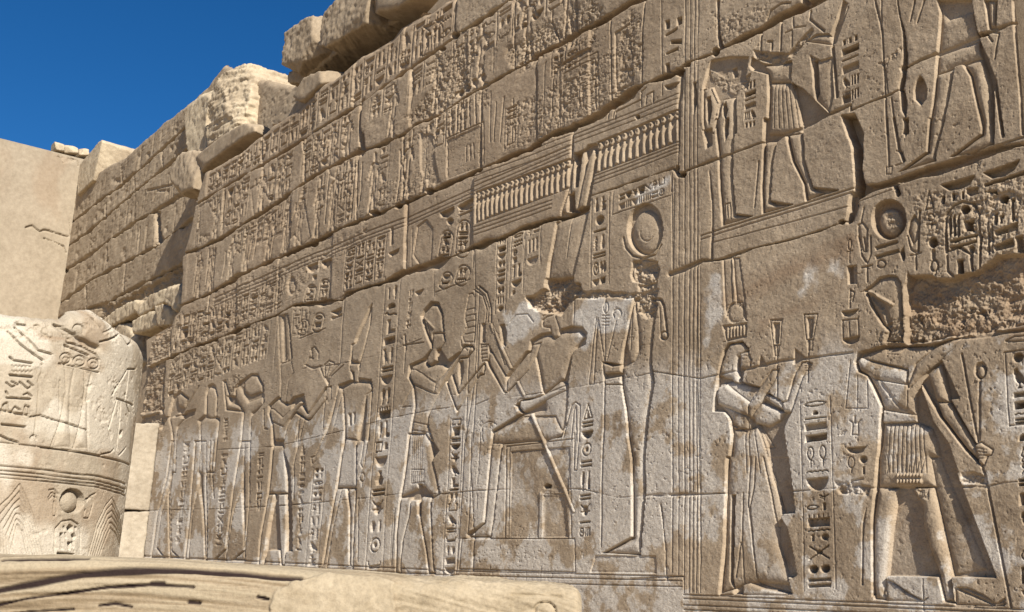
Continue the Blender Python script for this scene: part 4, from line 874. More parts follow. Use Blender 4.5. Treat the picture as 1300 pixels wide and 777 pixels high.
# register lines right
for off, dp in ((0, .02), (5, .012)):
    W.groove([(890, 299+off), (945, 281+off), (1040, 252+off), (1085, 238+off)], .01, dp)
W.groove([(905, 308), (1076, 262)], .007, .012)
for off in (0, 8): W.groove([(1103, 238-off*.4+off), (1140, 226+off), (1225, 198+off), (1300, 174+off)], .012, .02)
W.groove([(1084, 258), (1134, 240)], .006, .01)
# disk with wings, baskets, cartouche
sd = W.new('sun_disk', 'round sun disk in a deep ring, beneath the wide crack')
W.sink(R_(arc(222, 588, 100, 116, 0, 345, 24)), .075, sd); W.body(R_(arc(215, 600, 72, 86, 0, 345, 20)), sd, .075, .05, .08)
W.damage(R_([(180, 560), (260, 530), (270, 640), (200, 640)]), .03, .03, 85, .03, 18)
ur = W.new('serpent_sign', 'pair of rearing serpents flanking the disk')
W.body(R_([(40, 620), (65, 600), (100, 640), (95, 777), (70, 777), (45, 690)]), ur, .03, .03, .04); W.body(R_([(340, 600), (370, 560), (395, 600), (390, 700), (360, 740), (330, 660)]), ur, .04, .035, .05)
W.groove(R_([(60, 600), (75, 520)]), .01, .018); W.groove(R_([(400, 540), (390, 777)]), .012, .022); W.groove(S_([(240, 0), (262, 120), (295, 165), (318, 110), (315, 0)]), .01, .018); W.groove(S_([(275, 10), (285, 90)]), .012, .02)
W.groove(S_([(545, 0), (565, 80), (590, 100), (612, 80), (612, 0)]), .01, .018)
for q in ([(345, 65), (480, 25), (485, 42), (350, 85)], [(345, 120), (490, 80), (492, 100), (350, 140)]): W.sink(S_(q), .035)
W.groove(S_(arc(382, 170, 26, 24, 0, 360, 12)), .01, .016)
for x, y in ((293, 185), (594, 110)): W.groove(S_([(x-32, y+8), (x+32, y-8)]), .01, .018); W.groove(S_([(x, y), (x+2, y+95)]), .01, .018)
W.column([(1072, 301), (1085, 297), (1085, 336), (1072, 338)], [(1, ['ankh'])], .02, False, label='small looped cross sign left of the disk')
W.sink(S_([(172, 185), (228, 178), (230, 290), (178, 295)]), .02); W.sink(S_([(178, 185), (200, 183), (200, 290), (180, 292)]), .05)
W.groove(S_([(190, 325), (188, 440)]), .009, .016); W.groove(S_([(190, 330), (215, 345), (205, 400)]), .009, .016)
W.sink(S_([(140, 465), (190, 458), (242, 450), (215, 480), (180, 496), (150, 490)]), .045)
W.groove(S_([(145, 520), (240, 510), (245, 625)]), .008, .014); W.groove(S_([(145, 520), (148, 640)]), .008, .014); W.groove(S_([(185, 530), (188, 620), (210, 620)]), .008, .014); W.sink(S_([(145, 635), (248, 612), (235, 650), (195, 666), (160, 658)]), .045)
W.groove(A([(150, 520), (165, 530), (160, 590), (190, 590), (190, 530), (205, 515)]), .008, .014); W.groove(A([(175, 500), (175, 530)]), .01, .016); W.sink(A([(135, 655), (228, 648), (210, 675), (175, 683), (145, 675)]), .045); W.groove(A(arc(156, 725, 17, 28, 90, 450, 12)), .006, .012); W.groove(A([(156, 753), (156, 777)]), .006, .012); W.sink(A(arc(215, 712, 17, 17, 0, 340, 12)), .045); W.sink(B([(217, 50), (224, 50), (224, 85), (217, 85)]), .03)
W.groove(B([(145, 150), (160, 120), (215, 110)]), .012, .014)
bowl(R_([(525, 388), (722, 333), (695, 383), (640, 410), (570, 420)]), .07, 'left of two wide basket signs, right edge'); bowl(R_([(770, 318), (982, 243), (950, 300), (895, 335), (820, 350)]), .07, 'right of two wide basket signs, right edge')
ct = W.new('cartouche', 'upright name ring right of the disk with deep-cut signs')
W.region(R_([(552, 560), (600, 510), (650, 485), (720, 500), (748, 560), (745, 777), (555, 777)]), ct); W.region(S_([(785, 0), (990, 0), (1000, 210), (945, 215), (830, 240), (800, 215)]), ct)
W.groove(R_([(552, 777), (552, 560), (600, 510), (650, 487), (715, 500), (745, 560), (750, 777)]), .013, .025); W.groove(S_([(785, 0), (790, 215), (850, 270)]), .013, .025); W.groove(S_([(995, 0), (990, 205)]), .013, .025)
W.sink(R_(arc(668, 533, 26, 26, 0, 340, 12)), .1); W.sink(R_([(660, 600), (712, 590), (712, 655), (665, 655)]), .1, wob=.008)
for x in (570, 595, 620): W.sink(R_([(x, 580), (x+12, 560), (x+16, 680), (x+4, 690)]), .05)
for y in (0, 36): W.sink(R_([(575, 712+y), (730, 672+y), (732, 684+y), (578, 726+y)]), .05)
W.groove(S_([(800, 90), (850, 70), (880, 75), (930, 110), (945, 210)]), .013, .03); W.sink(S_([(850, 150), (885, 140), (890, 225), (852, 228)]), .11); W.sink(S_(arc(940, 80, 18, 22, 0, 340, 10)), .05); W.sink(S_([(930, 95), (950, 95), (945, 200), (935, 200)]), .04)
W.sink(R_(arc(888, 470, 28, 24, 0, 340, 12)), .1); W.sink(R_(arc(477, 722, 25, 30, 0, 340, 12)), .09); W.sink(R_([(675, 410), (740, 400), (740, 440), (690, 455), (672, 435)]), .05)
for q in ([(775, 385), (1006, 310), (1006, 330), (780, 398)], [(780, 430), (850, 420), (850, 440)], [(832, 560), (850, 550), (855, 620), (832, 620)], [(865, 570), (880, 560), (880, 610), (866, 615)], [(835, 655), (968, 605), (970, 650), (840, 682)], [(832, 740), (945, 700), (948, 745), (836, 770)], [(958, 690), (1000, 680), (1006, 777), (965, 777)], [(932, 470), (945, 465), (945, 600), (934, 600)], [(530, 455), (545, 450), (545, 495), (532, 495)], [(590, 440), (602, 440), (602, 480), (590, 480)], [(648, 430), (660, 428), (660, 470), (648, 470)], [(1020, 600), (1060, 585), (1060, 720), (1025, 730)], [(1080, 330), (1150, 300), (1150, 420), (1090, 440)]): W.sink(R_(q), .06, wob=.006)
W.groove(R_([(435, 530), (455, 425), (480, 520), (435, 532)]), .009, .018); W.groove(R_([(465, 640), (468, 600)]), .009, .018); W.groove(R_(arc(465, 575, 16, 20, 0, 360, 12)), .009, .018); W.groove(R_([(440, 620), (490, 612)]), .009, .018)
W.groove(S_([(702, 90), (702, 135)]), .02, .03); W.groove(S_(arc(708, 180, 22, 34, 110, 430, 12)+[(712, 235)]), .012, .025)
W.groove(S_([(1043, 0), (1045, 110)]), .01, .016); W.groove(R_([(795, 600), (798, 777)]), .01, .018); W.groove(R_([(820, 620), (822, 777)]), .01, .018)
W.smear(R_([(330, 420), (1006, 350), (1100, 777), (430, 777)]), .0, .03, 86, .05, 18)
# text columns, lower register
W.column([(1015.8, 508), (1053.6, 503), (1060.7, 748), (1020.6, 750)], [(.75, ['r']), (.45, [None, 't', None]), (.3, ['rod']), (.75, ['slot']), (.75, ['slot']), (1.7, ['loop', 'loop']), (.3, ['n']), (1.3, ['neb']), (.5, [None, 'sedge']), (.7, ['r', 'bar']), (1.0, ['mn']), (.3, ['n']), (.6, ['bar', 'disk']), (1.3, ['cross']), (.8, ['disks']), (.9, ['rods'])], .04, label='column of deep signs between the queen and the mace-bearing king')
W.column([(1274.5, 447), (1330, 440), (1332, 535), (1281, 541)], [(.7, ['disk', 'reed']), (1.3, ['bird', 'man']), (.4, ['slot']), (.6, ['slot']), (.3, ['n']), (.4, ['rods'])], .05, label='framed block of signs at the right edge')
W.groove(A([(908, 183), (1040, 165)]), .008, .014); W.groove(A([(935, 545), (1040, 535)]), .008, .014)
W.groove(A([(915, 125), (955, 105), (1010, 100)]), .008, .014); W.groove(A([(915, 128), (960, 130), (1010, 125)]), .008, .014)
W.column([(1283, 548), (1335, 542), (1342, 760), (1290, 765)], [(.6, ['t', 'ring']), (1.4, ['wick', 'disk']), (.5, ['rods']), (.9, ['slot']), (1, ['bird', 'man']), (.6, ['bar', 'p']), (.7, ['ring', 'disk']), (1, ['bars', 'reed']), (.6, ['neb'])], .045, False, label='loose signs down the right edge beside the long staff')
W.column([(737, 512), (756, 508), (751, 682), (732, 684)], [(1.1, ['tri']), (.5, ['rods']), (.7, ['neb']), (1.1, ['ring']), (.6, ['rods']), (1.4, ['reed', 'flask']), (.5, ['rods']), (1.0, ['scarab']), (.4, ['rod']), (.7, ['ring', 'bars'])], .035, False, label='column of signs between the throne back and the mummy-shaped god')
W.column([(572, 531), (588, 530), (579, 730), (562, 731)], [(.6, ['house']), (.9, ['p']), (.4, ['rods']), (.6, ['neb']), (1, ['scarab']), (1, ['bird']), (.8, ['leg']), (.3, ['rod']), (.8, ['reeds']), (.8, ['ka']), (1, ['bird']), (.5, ['rods']), (.8, ['arm']), (.8, ['reed', 'disk']), (.7, ['slot']), (.7, ['neb'])], .035, seed=60, label='narrow column of signs between the offering king and the throne')
W.column([(489.6, 352), (509, 347), (484.5, 728), (463, 730)], [(.5, ['r']), (.9, ['bar', 'reed']), (.5, ['t']), (.4, ['snake']), (.9, ['leg']), (.6, ['slot']), (1, ['owl', 'reed']), (.4, ['rods']), (.7, ['neb']), (1, ['reeds']), (.7, ['mn']), (1, ['reed', 'leg']), (.7, ['house', 't']), (.8, ['neb']), (.9, ['flask']), (.5, ['rods']), (1, ['scarab']), (.8, ['disk', 'bar']), (1, ['ring']), (.9, ['arm'])], .04, seed=61, label='long column of signs left of the offering king')
W.column([(398, 594), (413, 592), (403.7, 720), (388, 721)], 11, .022, seed=62, label='short column of signs left of the tall-crowned god'); W.column([(381, 565), (389, 564), (384, 700), (375, 701)], 13, .02, False, seed=63, label='tiny signs beneath the bouquet')
W.column([(233, 566), (243, 564), (229, 693), (221, 694)], 13, .02, False, seed=64); W.column([(281, 576), (291, 574), (281, 693), (271, 694)], 14, .022, False, seed=65); W.column([(327, 575), (337, 573), (331, 648), (323, 650)], 7, .03, False, seed=66)
W.sink(Mq([(250, 630), (278, 625), (268, 652), (260, 660)]), .03); W.column([(285, 530), (291, 529), (290, 560), (283, 562)], 4, .02, False, seed=67, name=None)
W.column([(519, 368), (526, 366), (522, 415), (514, 418)], 6, .016, False, seed=68); W.sink([(527, 371), (537, 367), (534, 373), (529, 375)], .04)
for q in ([(437, 370), (431, 462)],): W.groove(q, .01, .014)
W.groove([(353, 402), (348, 470)], .008, .01)

W.H *= 1.15
# ---- every block sits a little proud or shy of its neighbours
def blocks(top, bot, xs, seed, amp=.02):
    rb = random.Random(seed)
    for a, b in zip(xs[:-1], xs[1:]):
        ys = lambda ln, x: lerp_line(ln, x)
        mid = [a+(b-a)*k/4 for k in range(5)]
        poly = [(x+3*(870-x)/870, ys(top, x)) for x in mid]+[(x-2*(870-x)/870, ys(bot, x)) for x in mid[::-1]]
        off = rb.uniform(-amp, amp)
        P = W.pts(poly); sl = W.box(P, .05); d = W.dist(P, sl)
        m = np.clip(d/.02+.5, 0, 1); tx = (W.S[sl]-P[:, 0].mean())*rb.uniform(-.012, .012)
        W.H[sl] += (off+tx)*m; W.brown[sl] += (m*rb.uniform(0, .16)).astype(np.float32)
        if rb.random() < .75: W.joint([(b+3*(870-b)/870, ys(top, b)), (b-2*(870-b)/870, ys(bot, b))], .012, .06, .03, int(b), wob=.02)
blocks([(x, y) for x, y in TOP], J0, [262, 305, 352, 398, 448, 512, 577], 1)
blocks(J0, J0b, [250, 284, 332, 386, 458, 521, 590, 652, 730], 2)
blocks(J0b, J1, [236, 272, 312, 368, 453, 512, 610, 680, 748, 806], 3)
blocks(J1, J2, [228, 262, 300, 352, 420, 515, 602, 724], 4)
# ---- masonry joints, cracks, wear
for ln, w, dp, ch, sd_ in ((J0, .026, .12, .05, 1), (J0b, .026, .12, .05, 2), (J1, .032, .15, .06, 3), (J2[:22], .028, .14, .05, 4), (J2[21:], .013, .05, .025, 5), (J3[:9], .014, .05, .03, 6), (J3[8:], .03, .1, .02, 7)):
    W.joint(ln, w, dp, ch, sd_, wob=.04 if w > .02 else .02)
for ln, w, dp, ch, sd_ in ((J4[:12], .004, .014, .008, 8), (J4[11:], .0045, .022, .010, 13), (J4c, .012, .04, .03, 9), (J4d, .004, .014, .008, 10), (J5, .0045, .02, .012, 12)):
    W.joint(ln, w*1.5, dp, ch, sd_, wob=.012, gap=0 if sd_ in (9, 13) else .47)
for q, w in (([(384, 178), (387, 216)], .02), ([(458, 130), (456, 160), (461, 190)], .06), ([(454, 189), (453, 240), (452, 278)], .02), ([(332, 170), (332, 208)], .02), ([(911, 0), (912, 44), (915, 59)], .016), ([(866, 90), (865, 116), (862, 130), (863, 175), (861, 218)], .012), ([(726, 164), (724, 200), (723, 240), (724, 270)], .012), ([(901, 218), (904, 260), (904, 303), (903, 330)], .009), ([(577.6, -5), (577.6, 44)], .02), ([(1137, -30), (1139, 0), (1142, 20), (1147, 40), (1148, 70), (1147, 88), (1145, 100), (1143, 112)], .022), ([(1083, 250), (1087, 262), (1080, 280)], .012), ([(1136, 232), (1140, 246)], .02), ([(216, 411), (216, 454)], .04), ([(209, 460), (206, 500), (205, 520)], .05), ([(312, 281), (312, 300)], .02), ([(520, 84), (522, 40)], .015), ([(608, 216), (607, 190), (609, 170)], .008), ([(1019, 9), (1022, -30)], .02), ([(1299, 24), (1302, 60)], .01), ([(846, 735), (845, 700), (841, 660), (838, 640)], .006), ([(598, 600), (602, 680), (600, 723)], .004)):
    W.joint(q, w, .12 if w > .015 else .04, .03, 20, wob=.02)
W.sink([(1068.5, 147), (1084, 145), (1095.5, 170), (1093.6, 216), (1099, 243), (1082, 257), (1086, 232), (1082, 185), (1076, 170)], .45, soft=.012, wob=.006)
# gaps where block corners have dropped out
for k, (x, y, w_, h_2) in enumerate([(461, 190, 3, 4), (476, 271, 6, 4), (507, 262, 5, 3), (545, 243, 5, 4), (564, 236, 3, 2.5), (598, 220, 3, 2), (610, 216, 4, 3), (640, 203, 4, 2.5), (682, 184, 4, 3), (703, 170, 3, 2.5), (728, 161, 4, 5), (757, 147, 4, 3), (778, 132, 5, 6), (800, 121, 4, 3), (862, 91, 6, 5), (872, 82, 4, 3), (908, 66, 4, 5), (577, 44, 5, 4), (560, 62, 4, 2.5), (866, 222, 5, 3), (860, 215, 2, 4), (398, 310, 4, 3), (364, 323, 3, 2.5), (273, 431, 3, 2), (300, 420, 4, 2.5), (396, 225, 3, 2.5), (1247, 44, 4, 2), (1146, 86, 3, 4), (1136, 236, 3, 3), (1068, 282, 3, 2)]):
    W.sink(W.ell(x, y, w_, h_2), .22, None, soft=.01, wob=.012, seed=k)
# rounding of the broken end of the courses on the left, and pitted surfaces
W.smear([(200, 480), (216, 400), (240, 260), (262, 214), (420, 96), (560, -30), (760, -60), (640, 80), (520, 250), (400, 320), (300, 400), (200, 480)], .0, .009, 90, .35, 9)
W.smear([(222, 400), (340, 335), (470, 280), (470, 300), (330, 410), (205, 520)], .0, .035, 91, .2, 10)
for q, dp, rr in (([(655, 60), (690, 20), (760, 0), (770, 25), (700, 70), (660, 95)], .012, .05), ([(560, 130), (600, 60), (600, 110), (560, 140)], .01, .05), ([(700, 160), (720, 95), (790, 50), (790, 120), (740, 145)], .0, .03), ([(515, 150), (560, 100), (585, 80), (590, 110), (525, 160)], .015, .05), ([(545, 70), (590, 50), (590, 100), (550, 110)], .01, .05), ([(640, 60), (700, 30), (720, 45), (650, 85)], .015, .05), ([(700, 80), (755, 40), (760, 60), (700, 100)], .005, .05), ([(815, 10), (812, 90), (780, 130), (790, 30)], .003, .05), ([(645, 130), (700, 110), (760, 70), (760, 140), (690, 175), (640, 190)], .0, .03), ([(905, 20), (1000, 0), (960, 30), (910, 60)], .0, .03), ([(500, 180), (560, 130), (620, 110), (620, 130), (520, 190)], .0, .03), ([(470, 250), (560, 190), (560, 240), (480, 270)], .0, .025)):
    W.smear(q, dp, rr, int(q[0][0]), .08, 20)
# deep broken pockets
pk = W.new('broken_pocket', 'rough broken hollow where the stone face has fallen away')
W.damage(S_([(530, 130), (562, 235), (680, 240), (800, 255), (860, 240), (1000, 190), (1100, 120), (1420, 90), (1420, 500), (1200, 545), (1000, 590), (800, 615), (660, 650), (540, 650), (536, 400)]), .085, .04, 95, .035, 13, pk)
W.damage(S_([(520, 470), (640, 450), (700, 520), (860, 540), (900, 440), (1000, 450), (1080, 520), (1420, 440), (1420, 520), (1200, 550), (1000, 592), (800, 617), (660, 652), (520, 652)]), .05, .09, 195, .04, 16, pk)
W.damage([(1150, 305), (1150, 300), (1147, 330), (1143, 320)], .08, .04, 98, .03)
W.damage([(668, 378), (700, 360), (735, 358), (740, 372), (722, 385), (712, 400), (690, 398), (672, 390)], .07, .07, 96, .04, 16, W.new('broken_pocket', 'small broken hollow above the seated king'))
W.damage([(716, 372), (760, 368), (800, 372), (838, 366), (832, 384), (780, 378), (730, 380)], .025, .05, 97, .04, 18)
W.damage([(812, 372), (826, 372), (826, 396), (814, 398)], .03, .05, 99, .03, 20)
W.damage([(1128, 408), (1147, 400), (1148, 435), (1110, 442), (1108, 434)], .01, .03, 100, .02, 26)
W.damage([(176, 470), (208, 455), (208, 520), (176, 526)], .08, .07, 101, .05, 9); W.damage([(180, 432), (216, 411), (214, 452), (180, 468)], .06, .07, 102, .05, 9)
W.damage([(172, 530), (206, 522), (212, 530), (205, 545), (172, 545)], .06, .05, 103, .06, 9)
W.damage([(1060, 612), (1105, 616), (1102, 632), (1064, 628)], .015, .04, 104, .03, 16); W.damage([(1155, 618), (1180, 618), (1178, 635), (1160, 632)], .02, .04, 105, .03, 18)
W.damage([(1220, 600), (1252, 604), (1252, 616), (1220, 612)], .02, .03, 106, .03, 16)
# overall unevenness
S, T = W.S, W.T
low = 1-sst(4.2, 5.2, T)
W.H += (fbm(S*.7, T*.7, 201, 3)-.5)*.05 + (fbm(S*6, T*6, 202, 4, .6)-.5)*.010 + (fbm(S*28, T*28, 203, 3, .6)-.5)*.006
pit = fbm(S*34, T*34, 204, 3, .6); W.H -= .0032*sst(.68, .8, pit)*(1+2*sst(.5, .7, fbm(S*1.2, T*1.2, 207, 3)))
# edge rounding toward the broken outline
OUT = LEFT[::-1][::-1]
outline = LEFT+TOP[1:]+[(760, -110), (1420, -110), (1420, 860)]
PO = W.pts(outline)
full = (slice(0, len(v)), slice(0, len(u)))
EL = W.pts(LEFT+TOP[1:])
dd = W.dist(EL, full, False)
cr_ = W.dist(PO, full)
jag = (fbm(S*2.2, T*2.2, 210, 4, .6)-.5)*.22
W.H -= .16*np.exp(-np.maximum(dd+jag*.6, 0)/.045)
keep = (cr_ + np.where(T > 2.2, jag*.7, 0)) > 0
px, py = proj(S, np.full_like(S, D), T)
keep &= (py > -75)
# colour masks (pale wash, brown run-off streaks, extra brown in deeper cuts)
mw = fbm(S*1.1, T*1.1, 220, 5, .62); mw2 = fbm(S*4, T*4, 221, 4, .6)
reg = 1-sst(-.15, .35, T-(3.6+.42*np.clip((-S-6.5)/14, 0, 1)))          # pale zone of the lower register
mw3 = fbm(S*2.3, T*2.3, 225, 6, .68)
W.white = (sst(.475, .54, mw3*.7+mw*.2+mw2*.1+.05*(reg-.5))*reg*.66).astype(np.float32)
lw_ = sst(.50, .6, fbm(S*1.4, T*1.4, 230, 4, .6))*(1-sst(.2, .9, T-3.2))
Wz = np.zeros_like(W.white)
for q in ([(895, 400), (905, 350), (918, 345), (916, 400), (900, 440)], [(1010, 375), (1025, 335), (1043, 332), (1035, 370), (1018, 380)], [(1052, 345), (1065, 330), (1063, 350)], [(805, 250), (850, 224), (855, 235), (815, 256)], [(640, 400), (680, 378), (690, 410), (640, 440)], [(720, 395), (760, 375), (800, 380), (795, 420), (760, 420), (740, 450)]):
    Pq = W.pts(q); sl = W.box(Pq, .3); dq = W.dist(Pq, sl)+(fbm(W.S[sl]*7, W.T[sl]*7, 231, 3)-.5)*.25
    Wz[sl] = np.maximum(Wz[sl], sst(-.03, .05, dq)*.75)
W.white = np.maximum(W.white, Wz).astype(np.float32)
for q in ([(880, 385), (940, 360), (1000, 335), (1060, 318), (1080, 300), (1080, 325), (1000, 355), (940, 385), (880, 400)], [(960, 405), (1010, 385), (1070, 360), (1070, 372), (1010, 400), (965, 420)], [(1148, 385), (1290, 400), (1320, 360), (1320, 420), (1200, 430), (1150, 400)]):
    Pq = W.pts(q); sl = W.box(Pq, .5); dq = W.dist(Pq, sl)+(fbm(W.S[sl]*2, W.T[sl]*6, 232, 4)-.5)*.3
    W.brown[sl] = np.maximum(W.brown[sl], sst(-.08, .12, dq)*.42)
W.brown = np.maximum(W.brown, .45*sst(.03, .12, -W.H)*sst(.4, .6, mw2)).astype(np.float32)  # patchy brown that grows with the depth of the cut
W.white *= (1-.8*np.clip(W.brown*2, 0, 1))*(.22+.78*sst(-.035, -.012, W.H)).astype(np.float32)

wall = empty('relief_wall', (-12, D+.5, 0))
tag(wall, 'long sandstone temple wall covered with sunk relief figures and hieroglyph columns', 'wall', kind='thing')
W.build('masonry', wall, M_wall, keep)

def solid(name, verts, faces, mat, parent=None):
    me = bpy.data.meshes.new(name); me.from_pydata([tuple(map(float, q)) for q in verts], [], faces); me.materials.append(mat); me.update()
    o = bpy.data.objects.new(name, me); C.objects.link(o)
    if parent: adopt(o, parent)
    return o
def prism(name, front, back_vec, mat, parent=None):
    n = len(front); b = [tuple(np.array(p)+back_vec) for p in front]
    f = [tuple(range(n)), tuple(range(2*n-1, n-1, -1))]+[(i, n+i, n+(i+1) % n, (i+1) % n) for i in range(n)]
    return solid(name, list(front)+b, f, mat, parent)
core = onY([(p[0]+(6 if p[0] < 400 else 0), p[1]+(6 if p[1] < 300 else 0)) for p in LEFT[1:]+TOP[1:-3]], D+.17)
core = [tuple(p) for p in core]
core = [(core[0][0], D+.17, 0.0)]+core+[(core[-1][0]+1.5, D+.17, core[-1][2]+.4), (6, D+.17, 11.5), (6, D+.17, 0)]
prism('masonry_core', core, np.array([0, 1.6, 0]), M_wall, wall)
# wall continues right and upward beyond the frame, and its foot
xr = u[-1]
def box(name, x0, x1, y0, y1, z0, z1, mat, parent=None):
    vv = [(x0, y0, z0), (x1, y0, z0), (x1, y1, z0), (x0, y1, z0), (x0, y0, z1), (x1, y0, z1), (x1, y1, z1), (x0, y1, z1)]
    return solid(name, vv, [(3, 2, 1, 0), (4, 5, 6, 7), (0, 1, 5, 4), (1, 2, 6, 5), (2, 3, 7, 6), (3, 0, 4, 7)], mat, parent)
box('wall_foot', -27.0, 6, D-.03, D+.16, 0, 1.06, M_wall, wall)

# ------------------------------------------------------------------ rocks
def rock(name, px, Y, thick, voxel, amp, mat, label, cat, group=None, back=(0, 1, 0), freq=2.5, seed=0, strata=0, plane=None, facets=11):
    f3 = onY(px, Y) if plane is None else plane(px)
    bv = np.array(back, float)*thick
    o = prism(name, [tuple(p) for p in f3], bv, mat)
    bm = bmesh.new(); bm.from_mesh(o.data); bmesh.ops.recalc_face_normals(bm, faces=bm.faces)
    if facets:
        rr = random.Random(seed*7+1); cen = sum((vv.co for vv in bm.verts), Vector())/len(bm.verts)
        for _ in range(facets):
            nn = Vector((rr.uniform(-.2, 1), rr.uniform(-1, .4), rr.uniform(-.7, 1))).normalized()
            ext = max((vv.co-cen).dot(nn) for vv in bm.verts); pl = cen+nn*ext*rr.uniform(.80, .93)
            g = bmesh.ops.bisect_plane(bm, geom=bm.verts[:]+bm.edges[:]+bm.faces[:], plane_co=pl, plane_no=nn, clear_outer=True)
            bmesh.ops.holes_fill(bm, edges=[e for e in g['geom_cut'] if isinstance(e, bmesh.types.BMEdge)], sides=0)
        bmesh.ops.recalc_face_normals(bm, faces=bm.faces)
    bmesh.ops.triangulate(bm, faces=bm.faces); bm.to_mesh(o.data); bm.free()
    md = o.modifiers.new('r', 'REMESH'); md.mode = 'VOXEL'; md.voxel_size = voxel
    sm = o.modifiers.new('s', 'SMOOTH'); sm.factor = .5; sm.iterations = 1
    dg = bpy.context.evaluated_depsgraph_get()
    me = bpy.data.meshes.new_from_object(o.evaluated_get(dg)); o.modifiers.clear(); old = o.data; o.data = me; bpy.data.meshes.remove(old); me.name = name
    n = len(me.vertices); co = np.zeros(n*3, np.float32); no = np.zeros(n*3, np.float32)
    me.vertices.foreach_get('co', co); me.vertices.foreach_get('normal', no); co = co.reshape(-1, 3); no = no.reshape(-1, 3)
    k = freq; sd = seed*5
    d = (fbm(co[:, 0]*k+co[:, 2]*k*.7, co[:, 1]*k+co[:, 2]*k, 300+sd, 5, .65)-.5)*.85*amp
    d += (fbm(co[:, 0]*k*3+co[:, 1]*3*k, co[:, 2]*k*3.3, 310+sd, 4, .6)-.5)*amp*.8
    d += (fbm(co[:, 0]*k*7+co[:, 1]*6*k, co[:, 2]*k*8, 315+sd, 4, .75)-.5)*amp*.7
    if strata: d += (fbm(co[:, 0]*1.2+co[:, 1]*1.2, co[:, 2]*9, 320+sd, 3, .6)-.5)*strata
    co += no*d[:, None]; me.vertices.foreach_set('co', co.ravel().astype(np.float32))
    me.polygons.foreach_set('use_smooth', np.ones(len(me.polygons), bool)); me.update()
    if not me.materials: me.materials.append(mat)
    if label: tag(o, label, cat, group, 'thing')
    return o, co, d

# ------------------------------------------------------------------ recessed far wall
YF = D+1.05
fw = empty('recessed_wall', (-33, YF+.5, 0)); tag(fw, 'recessed far stretch of carved block wall meeting the smooth rendered wall', 'wall', kind='thing')
xs = np.arange(52, 440, .8)
uf = onY(np.stack([xs, np.full(len(xs), 300.)], 1), YF)[:, 0]
vf = np.arange(4.5, 17.5, .018)
R2 = Relief(uf, vf, lambda p: onY(p, YF)[:, [0, 2]], lambda S, T, H: (S, YF-H, T))
hj = [h_([(205, 440), (260, 395), (330, 340), (400, 290), (460, 240), (560, 150), (700, 20)]),
      h_([(200, 520), (235, 485), (300, 440), (360, 390), (450, 310), (560, 220), (700, 110)]),
      h_([(200, 590), (225, 570), (310, 515), (370, 470), (470, 400), (530, 370), (600, 325), (700, 270)]),
      h_([(190, 690), (210, 680), (300, 610), (420, 545), (530, 490), (620, 420), (700, 360)]),
      h_([(190, 740), (230, 718), (350, 690), (420, 650), (550, 585), (640, 540)])]
names = ['topmost', None, None, None, None, None]
tops = [[(40, 215), (98, 180), (300, -40)]]+hj
for k in range(len(hj)):
    i = R2.new('stone_course'); R2.region([(tops[k][0][0]-30, tops[k][0][1]+(20 if k else 0))]+tops[k]+hj[k][::-1], i)
rg = random.Random(9)
for k in range(4):
    a, b = (hj[k-1] if k else None), hj[k]
    for n in range(26):
        x = rg.uniform(92, 235); y1 = lerp_line(b, x)-rg.uniform(3, 8); y0 = (lerp_line(a, x)+4 if a else y1-24) + rg.uniform(0, 8)
        if y0 < y1: R2.groove([(x+3, y0), (x, y1)], .02, rg.uniform(.012, .035))
    for n in range(10):
        x = rg.uniform(92, 225); yb = lerp_line(b, x)-rg.uniform(8, 22)
        R2.sink([(x, yb), (x+3, yb-2), (x+3, yb+4), (x, yb+6)], rg.uniform(.02, .05))
R2.sink(h_([(528, 378), (545, 372), (545, 440), (556, 470), (540, 484), (530, 470)]), .35, wob=.02)
R2.groove(h_([(520, 330), (530, 300), (560, 300)]), .04, .05); R2.groove(h_([(500, 300), (580, 280)]), .04, .05)
for k, q in enumerate(hj): R2.joint(q, .045, .12, .06, 60+k, wob=.05)
for k, q in enumerate(([(426, 545), (420, 600), (419, 652)], [(530, 370), (528, 420), (527, 490)], [(360, 345), (358, 390)], [(455, 240), (458, 310)], [(550, 160), (552, 225)], [(310, 440), (308, 515)], [(410, 190), (412, 280)], [(290, 610), (292, 700)])):
    R2.joint(h_(q), .03, .08, .04, 70+k, wob=.02)
R2.damage(h_([(340, 700), (440, 660), (560, 590), (640, 540), (700, 560), (700, 800), (300, 800)]), .12, .14, 80, .1, 5)
R2.smear([(60, 430), (100, 200), (440, -60), (440, 430)], 0, .03, 82, .3, 8)
R2.H += (fbm(R2.S*.8, R2.T*.8, 240, 3)-.5)*.06+(fbm(R2.S*7, R2.T*7, 241, 4, .6)-.5)*.02
topf = [(60, 240), (97, 228), (124, 216), (158, 198), (209, 152), (239, 130), (262, 108), (285, 80), (300, 92), (335, 100), (370, 108), (440, 60), (500, 10), (560, -40)]
Pf = R2.pts(topf+[(560, 700), (40, 900)])
fl_ = (slice(0, len(vf)), slice(0, len(uf)))
df = R2.dist(Pf, fl_); jf = (fbm(R2.S*2.5, R2.T*2.5, 244, 4, .6)-.5)*.2
R2.H -= .15*np.exp(-np.maximum(df+jf*.5, 0)/.05)
R2.build('masonry', fw, M_far, (df+jf*.5) > 0)
XC = onY([(86, 320)], YF)[0][0]
cf = [tuple(p) for p in onY([(p[0], p[1]+7) for p in topf[1:]], YF+.17)]
cf = [(XC, YF+.17, 0.0), (XC, YF+.17, cf[0][2])]+cf[1:]+[(cf[-1][0], YF+.17, 0.0)]
prism('masonry_core', cf, np.array([0, 1.5, 0]), M_far, fw)
box('wall_foot', XC, -22.0, YF-.04, YF+.2, 0, 4.55, M_far, fw)

